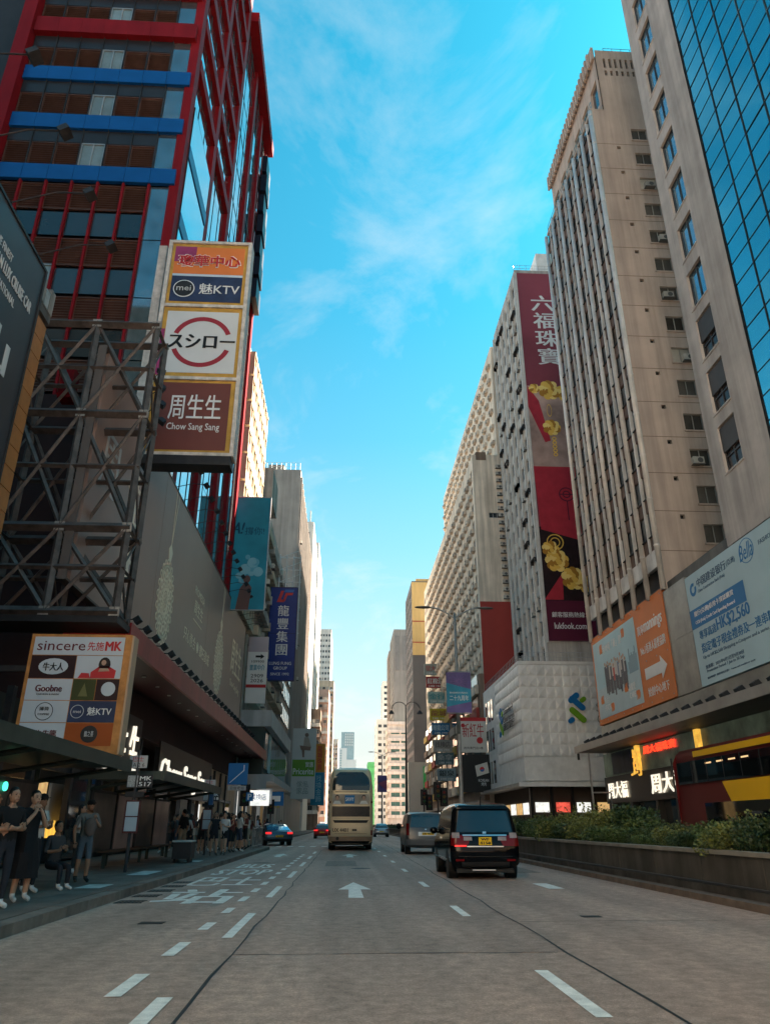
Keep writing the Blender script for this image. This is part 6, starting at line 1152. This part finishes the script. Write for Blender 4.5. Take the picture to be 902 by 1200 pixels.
# ================= people =================
skin_ms = [M('skin_%d' % k, c, .55, 0, .06, 6) for k, c in enumerate(((.36, .20, .13), (.28, .155, .10), (.42, .25, .17)))]; hair_m = M('black_hair', (.012, .010, .009), .5, 0, .3, 20)
TS = bpy.data.scenes.new('figure_workbench')       # empty side scene, so that growing a figure need not evaluate the street
_cl = {}
def cloth(c): 
    c = tuple(c)
    if c not in _cl: _cl[c] = M('cloth_dye_%d' % len(_cl), c, .85, 0, .18, 5, bump=.15, bscale=30)
    return _cl[c]
def person(label, X, Y, rz, H=1.68, top=(.02,.02,.022), bottom=(.02,.02,.025), shoe=(.5,.5,.5), sleeve=.5, leg=1.0, arms='down', walk=0., hair='short', hat=None, bag=None, fine=False, skin=0, sit=False, group=None, bagc=(.03,.03,.03), dress=False, wide=1.0):
    k = H/1.70; o = thing('person', label, 'person', (X, Y, .15), rz, group); w = wide
    J = {'pel': (0, 0, .94), 'sp': (0, .0, 1.12), 'ch': (0, .005, 1.32), 'nk': (0, .0, 1.45), 'hd': (0, -.02, 1.54)}
    A = {'down': ((.26, .02, 1.13), (.27, -.06, .88), (.265, -.10, .80)), 'crossed': ((.24, -.03, 1.12), (-.05, -.20, 1.13), (-.12, -.19, 1.16)), 'mouth': ((.22, -.12, 1.14), (.06, -.20, 1.38), (.03, -.17, 1.45)), 'phone': ((.23, -.02, 1.13), (.10, -.26, 1.16), (.06, -.31, 1.20)), 'strap': ((.25, -.04, 1.14), (.13, -.17, 1.27), (.11, -.17, 1.33))}
    aL = A[arms if isinstance(arms, str) else arms[0]]; aR = A[arms if isinstance(arms, str) else arms[1]]
    for s, nm, a in ((-1, 'L', aL), (1, 'R', aR)):
        J['s'+nm] = (s*.165*w, .01, 1.40); J['e'+nm] = (s*a[0][0]*w, a[0][1], a[0][2]); J['w'+nm] = (s*a[1][0], a[1][1]-(.03 if s > 0 and arms == 'crossed' else 0), a[1][2]); J['m'+nm] = (s*a[2][0], a[2][1]-(.03 if s > 0 and arms == 'crossed' else 0), a[2][2])
        st = s*walk
        J['h'+nm] = (s*.085, 0, .88); 
        if sit: J['k'+nm] = (s*.1, -.42, .86); J['a'+nm] = (s*.1, -.42, .50); J['t'+nm] = (s*.11, -.58, .46)
        else: J['k'+nm] = (s*.10, -.02-st*.16-abs(walk)*.03, .49); J['a'+nm] = (s*.105, .03-st*.30, .085+max(0, -st)*.06); J['t'+nm] = (s*.125, -.13-st*.30, .035)
    drop = .44 if sit else 0
    B = [('pel', 'sp'), ('sp', 'ch'), ('ch', 'nk'), ('nk', 'hd')]; 
    for nm in 'LR': B += [('ch', 's'+nm), ('s'+nm, 'e'+nm), ('e'+nm, 'w'+nm), ('w'+nm, 'm'+nm), ('pel', 'h'+nm), ('h'+nm, 'k'+nm), ('k'+nm, 'a'+nm), ('a'+nm, 't'+nm)]
    rad = {'pel': (.145, .115), 'sp': (.13, .10), 'ch': (.15, .11), 'nk': (.055, .06), 'hd': (.06, .07)}
    for nm in 'LR': rad.update({'s'+nm: (.062, .062), 'e'+nm: (.046, .046), 'w'+nm: (.032, .028), 'm'+nm: (.040, .020), 'h'+nm: (.09, .095), 'k'+nm: (.062, .064), 'a'+nm: (.042, .045), 't'+nm: (.042, .032)})
    names = list(J); me = bpy.data.meshes.new('skel'); me.from_pydata([(J[n][0]*k, J[n][1]*k, (J[n][2]-drop)*k) for n in names], [(names.index(a), names.index(b)) for a, b in B], [])
    so = bpy.data.objects.new('skel', me); TS.collection.objects.link(so); so.modifiers.new('s', 'SKIN'); sv = me.skin_vertices[0].data
    for i, n in enumerate(names): sv[i].radius = (rad[n][0]*k*(w if n in ('pel', 'sp', 'ch') else 1), rad[n][1]*k*(w if n in ('pel', 'sp', 'ch') else 1)); sv[i].use_root = n == 'pel'
    ss = so.modifiers.new('u', 'SUBSURF'); ss.levels = 2 if fine else 1
    TS.view_layers[0].update(); dg = TS.view_layers[0].depsgraph; bm_ = bpy.data.meshes.new_from_object(so.evaluated_get(dg)); bpy.data.objects.remove(so)
    mb = MB(); mb.v = [tuple(q.co) for q in bm_.vertices]; segs = [(a, b, Vector(J[a])*k-Vector((0, 0, drop*k)), Vector(J[b])*k-Vector((0, 0, drop*k))) for a, b in B]
    def near(p):
        best = None
        for a, b, u, v in segs:
            d = v-u; t = max(0, min(1, (p-u).dot(d)/d.length_squared)); q = (p-u-d*t).length-k*((rad[a][0]+rad[a][1])*(1-t)+(rad[b][0]+rad[b][1])*t)*.5
            if best is None or q < best[0]: best = (q, a, b, t)
        return best
    for f in bm_.polygons:
        _, a, b, t = near(f.center); m = 1
        if b in ('nk', 'hd'): m = 0 if (b == 'hd' or t > .75) else 1
        elif b[0] == 'e': m = 1 if t < max(.15, sleeve*2) else 0
        elif b[0] == 'w': m = 1 if t < sleeve*2-1 else 0
        elif b[0] == 'm': m = 0
        elif b[0] in 'h' or a == 'pel': m = 2 if b != 'sp' or t < .15 else 1
        elif b[0] == 'k': m = 2 if t < leg*2 else 0
        elif b[0] == 'a': m = (2 if t < leg*2-1 else 0) if t < .86 else 3
        elif b[0] == 't': m = 3
        mb.f.append(tuple(f.vertices)); mb.m.append(m)
    bpy.data.meshes.remove(bm_); bpy.data.meshes.remove(me)
    hz = (1.615-drop)*k; hy = -.025*k; mb.sphere((0, hy, hz), (.076*k, .095*k, .118*k), 16, 12, 0); mb.sphere((0, hy-.06*k, hz-.05*k), (.05*k, .04*k, .055*k), 10, 6, 0)      # skull and jaw
    mb.sphere((0, hy-.10*k, hz-.012*k), (.013*k, .022*k, .024*k), 8, 5, 0)
    for s in (-1, 1): mb.sphere((s*.031*k, hy-.083*k, hz+.012*k), (.014*k, .011*k, .008*k), 8, 5, 4); mb.sphere((s*.077*k, hy+.005*k, hz-.005*k), (.012*k, .022*k, .032*k), 8, 5, 0); mb.box(s*.031*k-.018*k, s*.031*k+.018*k, hy-.096*k, hy-.08*k, hz+.031*k, hz+.036*k, 4)
    mb.box(-.024*k, .024*k, hy-.104*k, hy-.07*k, hz-.063*k, hz-.055*k, 5)
    for nm in 'LR':                                                     # five fingers rooted in the palm
        wv = Vector(J['w'+nm]); mv = Vector(J['m'+nm]); d = (mv-wv).normalized(); s = -1 if nm == 'L' else 1; sd_ = d.cross(Vector((0, -1, 0)) if abs(d.y) < .8 else Vector((0, 0, 1))).normalized(); cu = d.cross(sd_).normalized(); off = Vector((0, 0, -drop))
        for q in range(4):
            p0 = mv+sd_*(q-1.5)*.019+d*.012; L1 = (.040, .046, .043, .034)[q]; p1 = p0+d*L1+cu*.006; p2 = p1+d*L1*.75+cu*.02
            mb.tube((p0+off)*k, (p1+off)*k, .0095*k, 6, 0, .009*k).tube((p1+off)*k, (p2+off)*k, .009*k, 6, 0, .0065*k)
        p0 = wv*.45+mv*.55-sd_*.03; p1 = p0-sd_*.022+d*.035; p2 = p1+d*.03+cu*.008; mb.tube((p0+off)*k, (p1+off)*k, .011*k, 6, 0, .010*k).tube((p1+off)*k, (p2+off)*k, .010*k, 6, 0, .007*k)
    mb.build('body', [skin_ms[skin], cloth(top), cloth(bottom), cloth(shoe), black, M('lip', (.28, .10, .09), .5)], o, (0, 0, 0), smooth=True)
    h = MB(); h.sphere((0, hy+.018*k, hz+.028*k), (.086*k, .098*k, .108*k), 14, 9)
    if hair == 'long':
        for s_, r_ in ((0, .08), (-.05, .05), (.05, .05)): h.sphere((s_*k, hy+.055*k, hz-.14*k), (r_*k, .045*k, .21*k), 10, 8)
    if hair == 'tied': h.sphere((0, hy+.10*k, hz+.07*k), .045*k, 8, 6); 
    ho = h.build('hair', hair_m, o, (0, 0, 0), smooth=True)
    if hair != 'long' or True:                                           # keep the face clear of hair
        for vv in ho.data.vertices:
            if vv.co.y < hy-.055*k and vv.co.z < hz+.055*k: vv.co.y = hy-.03*k
    if hat: MB().sphere((0, hy, hz+.055*k), (.092*k, .105*k, .085*k), 14, 8).tube((0, hy-.05*k, hz+.05*k), (0, hy-.05*k, hz+.062*k), .105*k, 14).build('cap', cloth(hat), o, (0, 0, 0), smooth=True)
    if dress:
        mb = MB(); pr = [(.0, 1.16, .125, .095), (.0, .94, .165, .13), (.0, .62, .215, .18), (0, .36, .25, .21)]; n = 18; rr = random.Random(int(X*50))
        for (y, z, a, b), (y2, z2, a2, b2) in zip(pr, pr[1:]):
            for q in range(n):
                t, u = 2*PI*q/n, 2*PI*(q+1)/n; g = lambda e, a_, b_, z_: ((a_+.012*math.sin(e*7)*(z_ < .9))*math.cos(e)*k, (b_+.012*math.sin(e*7)*(z_ < .9))*math.sin(e)*k, z_*k)
                mb.quad(g(t, a2, b2, z2), g(u, a2, b2, z2), g(u, a, b, z), g(t, a, b, z))
        mb.build('skirt', cloth(bottom), o, (0, 0, 0), smooth=True)
    if bag == 'back': MB().sphere((0, .19*k, 1.22*k), (.15*k, .10*k, .22*k), 12, 8).tube((-.1*k, -.1*k, 1.2*k), (-.12*k, .05*k, 1.44*k), .018, 6).tube((.1*k, -.1*k, 1.2*k), (.12*k, .05*k, 1.44*k), .018, 6).build('backpack', cloth(bagc), o, (0, 0, 0), smooth=True)
    if bag == 'front': MB().sphere((0, -.19*k, 1.16*k), (.14*k, .09*k, .2*k), 12, 8).tube((-.1*k, -.12*k, 1.3*k), (-.12*k, .02*k, 1.45*k), .018, 6).tube((.1*k, -.12*k, 1.3*k), (.12*k, .02*k, 1.45*k), .018, 6).build('backpack', cloth(bagc), o, (0, 0, 0), smooth=True)
    if bag == 'side': MB().box(.24*k, .34*k, -.16*k, .16*k, .78*k, 1.08*k).tube((.28*k, 0, 1.06*k), (-.1*k, .02, 1.44*k), .012, 5).build('shoulder_bag', cloth(bagc), o, (0, 0, 0))
    return o
wh = (.55, .55, .55)
person('woman with long hair in black with arms crossed, leftmost at the bus stop', -5.15, 12.6, R(55), 1.66, (.012,.011,.012), (.022,.024,.032), wh, .5, 1, 'crossed', 0, 'long', None, 'side', True, 0, bagc=(.01,.01,.012), wide=1.12)
person('woman in black dress with both hands raised to her mouth', -5.25, 13.75, R(50), 1.66, (.014,.013,.015), (.012,.011,.013), wh, .3, .2, 'mouth', 0, 'tied', None, None, True, 2, dress=True)
person('man in white shirt and dark cap behind the two women', -5.75, 15.4, R(60), 1.66, (.50,.50,.49), (.02,.02,.025), wh, .45, 1, 'phone', 0, 'short', (.015,.015,.017), None, True, 1)
person('seated person in dark jacket with white stripe beside the capped man', -5.75, 16.5, R(55), 1.62, (.05,.05,.055), (.02,.02,.025), wh, .6, 1, 'phone', 0, 'short', None, None, True, 1, True)
person('man in cap and shorts wearing a grey backpack on his chest', -5.7, 18.2, R(35), 1.64, (.13,.14,.14), (.07,.10,.13), (.03,.03,.03), .4, .5, ('down', 'strap'), .1, 'short', (.015,.015,.017), 'front', True, 1, bagc=(.10,.085,.08), wide=1.08)
person('woman in white top standing in the shelter beside the poster', -6.9, 21.3, R(100), 1.62, (.40,.36,.34), (.03,.03,.03), wh, .5, 1, 'phone', 0, 'long', None, None, False, 0)
person('man in black shirt and khaki trousers beyond the shelter', -6.5, 33.0, R(-120), 1.72, (.014,.014,.016), (.26,.20,.14), wh, .5, 1, 'down', .3, 'short', None, None, False, 1)
person('woman in dark clothes with a white bag seen from behind', -6.1, 35.0, R(170), 1.64, (.02,.018,.02), (.02,.02,.022), wh, .5, .35, 'down', .2, 'long', None, 'side', False, 0, bagc=(.48,.46,.42))
person('woman in black slip dress beside the second bus stop pole', -5.25, 33.2, R(20), 1.63, (.02,.02,.025), (.02,.02,.024), (.1,.08,.07), .1, .3, 'down', .25, 'long', None, None, False, 2, dress=False)
person('woman in white t-shirt and black shorts walking by the kerb', -4.95, 33.9, R(-10), 1.62, (.50,.49,.48), (.015,.015,.018), (.1,.08,.07), .5, .28, 'phone', .4, 'long', None, None, False, 2)
person('man in navy shirt and pale trousers by the traffic light', -5.5, 43.2, R(80), 1.75, (.02,.025,.04), (.40,.38,.35), (.03,.03,.03), .6, 1, 'strap', .2, 'short', None, None, False, 1)
person('woman in pale blouse and black trousers stepping off the corner kerb', -5.0, 47.0, R(100), 1.64, (.36,.38,.44), (.015,.015,.017), (.03,.03,.03), .8, 1, 'phone', .3, 'long', None, None, False, 0)
rr = random.Random(21); tops = [((.010,.010,.012), 'black'), ((.42,.40,.38), 'white'), ((.07,.07,.075), 'grey'), ((.02,.035,.07), 'blue'), ((.12,.03,.025), 'red'), ((.012,.011,.013), 'dark')]
places = [(-6.9, 35.8), (-7.6, 37.0), (-6.2, 37.4), (-7.2, 38.6), (-6.4, 39.4), (-8.1, 39.0), (-5.6, 40.4), (-7.1, 41.0), (-8.4, 42.2), (-6.5, 42.6), (-7.6, 44.4), (-7.0, 46.0), (-7.3, 52.5), (-8.2, 56), (-7.2, 60), (-7.6, 66), (-6.9, 73), (-7.8, 80), (-6.8, 88), (-7.6, 95)]
places += [(-6.15, 13.1), (-6.35, 14.7), (-6.6, 17.5), (-6.9, 36.5), (-5.5, 36.3), (-8.0, 36.2), (-5.7, 38.6), (-7.9, 40.3), (-5.3, 41.8), (-7.3, 43.2), (-6.2, 44.0), (-8.3, 45.5), (-6.6, 47.3), (-8.5, 50), (-7.9, 58.5), (-8.6, 63), (-7.3, 70), (-8.2, 77)]
places += [(-5.1, 37.2), (-5.0, 39.4), (-5.9, 39.9), (-4.95, 40.9), (-5.6, 41.6), (-6.0, 42.0), (-5.2, 44.2), (-5.9, 45.4), (-5.3, 46.2), (-4.9, 38.3)]
wheres = ['behind the second stop pole', 'near the shop wall', 'in the crowd by the lit letters', 'deep in the pavement crowd', 'in the crowd, nearer the kerb', 'close to the shop window', 'just before the blue sign', 'under the red canopy', 'hard against the shopfront', 'below the blue road sign', 'behind the corner railing', 'waiting at the corner', 'just past the corner', 'near the side street mouth', 'crossing towards the canopy', 'under the pale canopy edge', 'beyond the side street', 'far along the pavement', 'further still along the kerb', 'farthest of the walkers', 'half hidden behind the arms-crossed woman', 'behind the woman with raised hands', 'under the shelter roof near the capped man', 'beside the woman with the white bag', 'stepping out of the crowd near the pole', 'by the glowing shop lettering', 'in the thick of the crowd at the kerb side', 'in the crowd against the dark pier', 'nearest the kerb before the railing', 'behind the man in pale trousers', 'leaning at the railing', 'at the shop corner in shadow', 'at the end of the railing', 'in the shadowed side street', 'past the traffic light', 'by the far canopy column', 'in front of the lit white sign', 'under the far canopy', 'at the kerb edge past the second pole', 'at the kerb looking for a bus', 'second row back from the kerb', 'at the kerb just short of the railing', 'close behind the railing start', 'in the crowd below the parking sign', 'with the railing at the knees', 'a pace from the corner', 'on the corner itself', 'at the kerb in the middle of the crowd']
for i, (x, y) in enumerate(places):
    c, nm = tops[rr.randrange(6)]; lg_ = rr.choice((1, 1, .35, .5)); h = rr.choice(('short', 'long', 'short', 'long', 'tied')); bgk = rr.choice((None, 'back', 'side', None))
    person('person in %s top %s' % (nm, wheres[i]), x, y, rr.uniform(-3.1, 3.1), rr.uniform(1.55, 1.76), c, rr.choice(((.02,.02,.025), (.05,.06,.09), (.3,.26,.2), (.02,.02,.02))), rr.choice(((.5,.5,.5), (.03,.03,.03))), rr.choice((.45, .5, .9)), lg_, rr.choice(('down', 'down', 'phone', 'strap')), rr.uniform(-.4, .4), h, None, bgk, False, rr.randrange(3))

bpy.data.scenes.remove(TS)
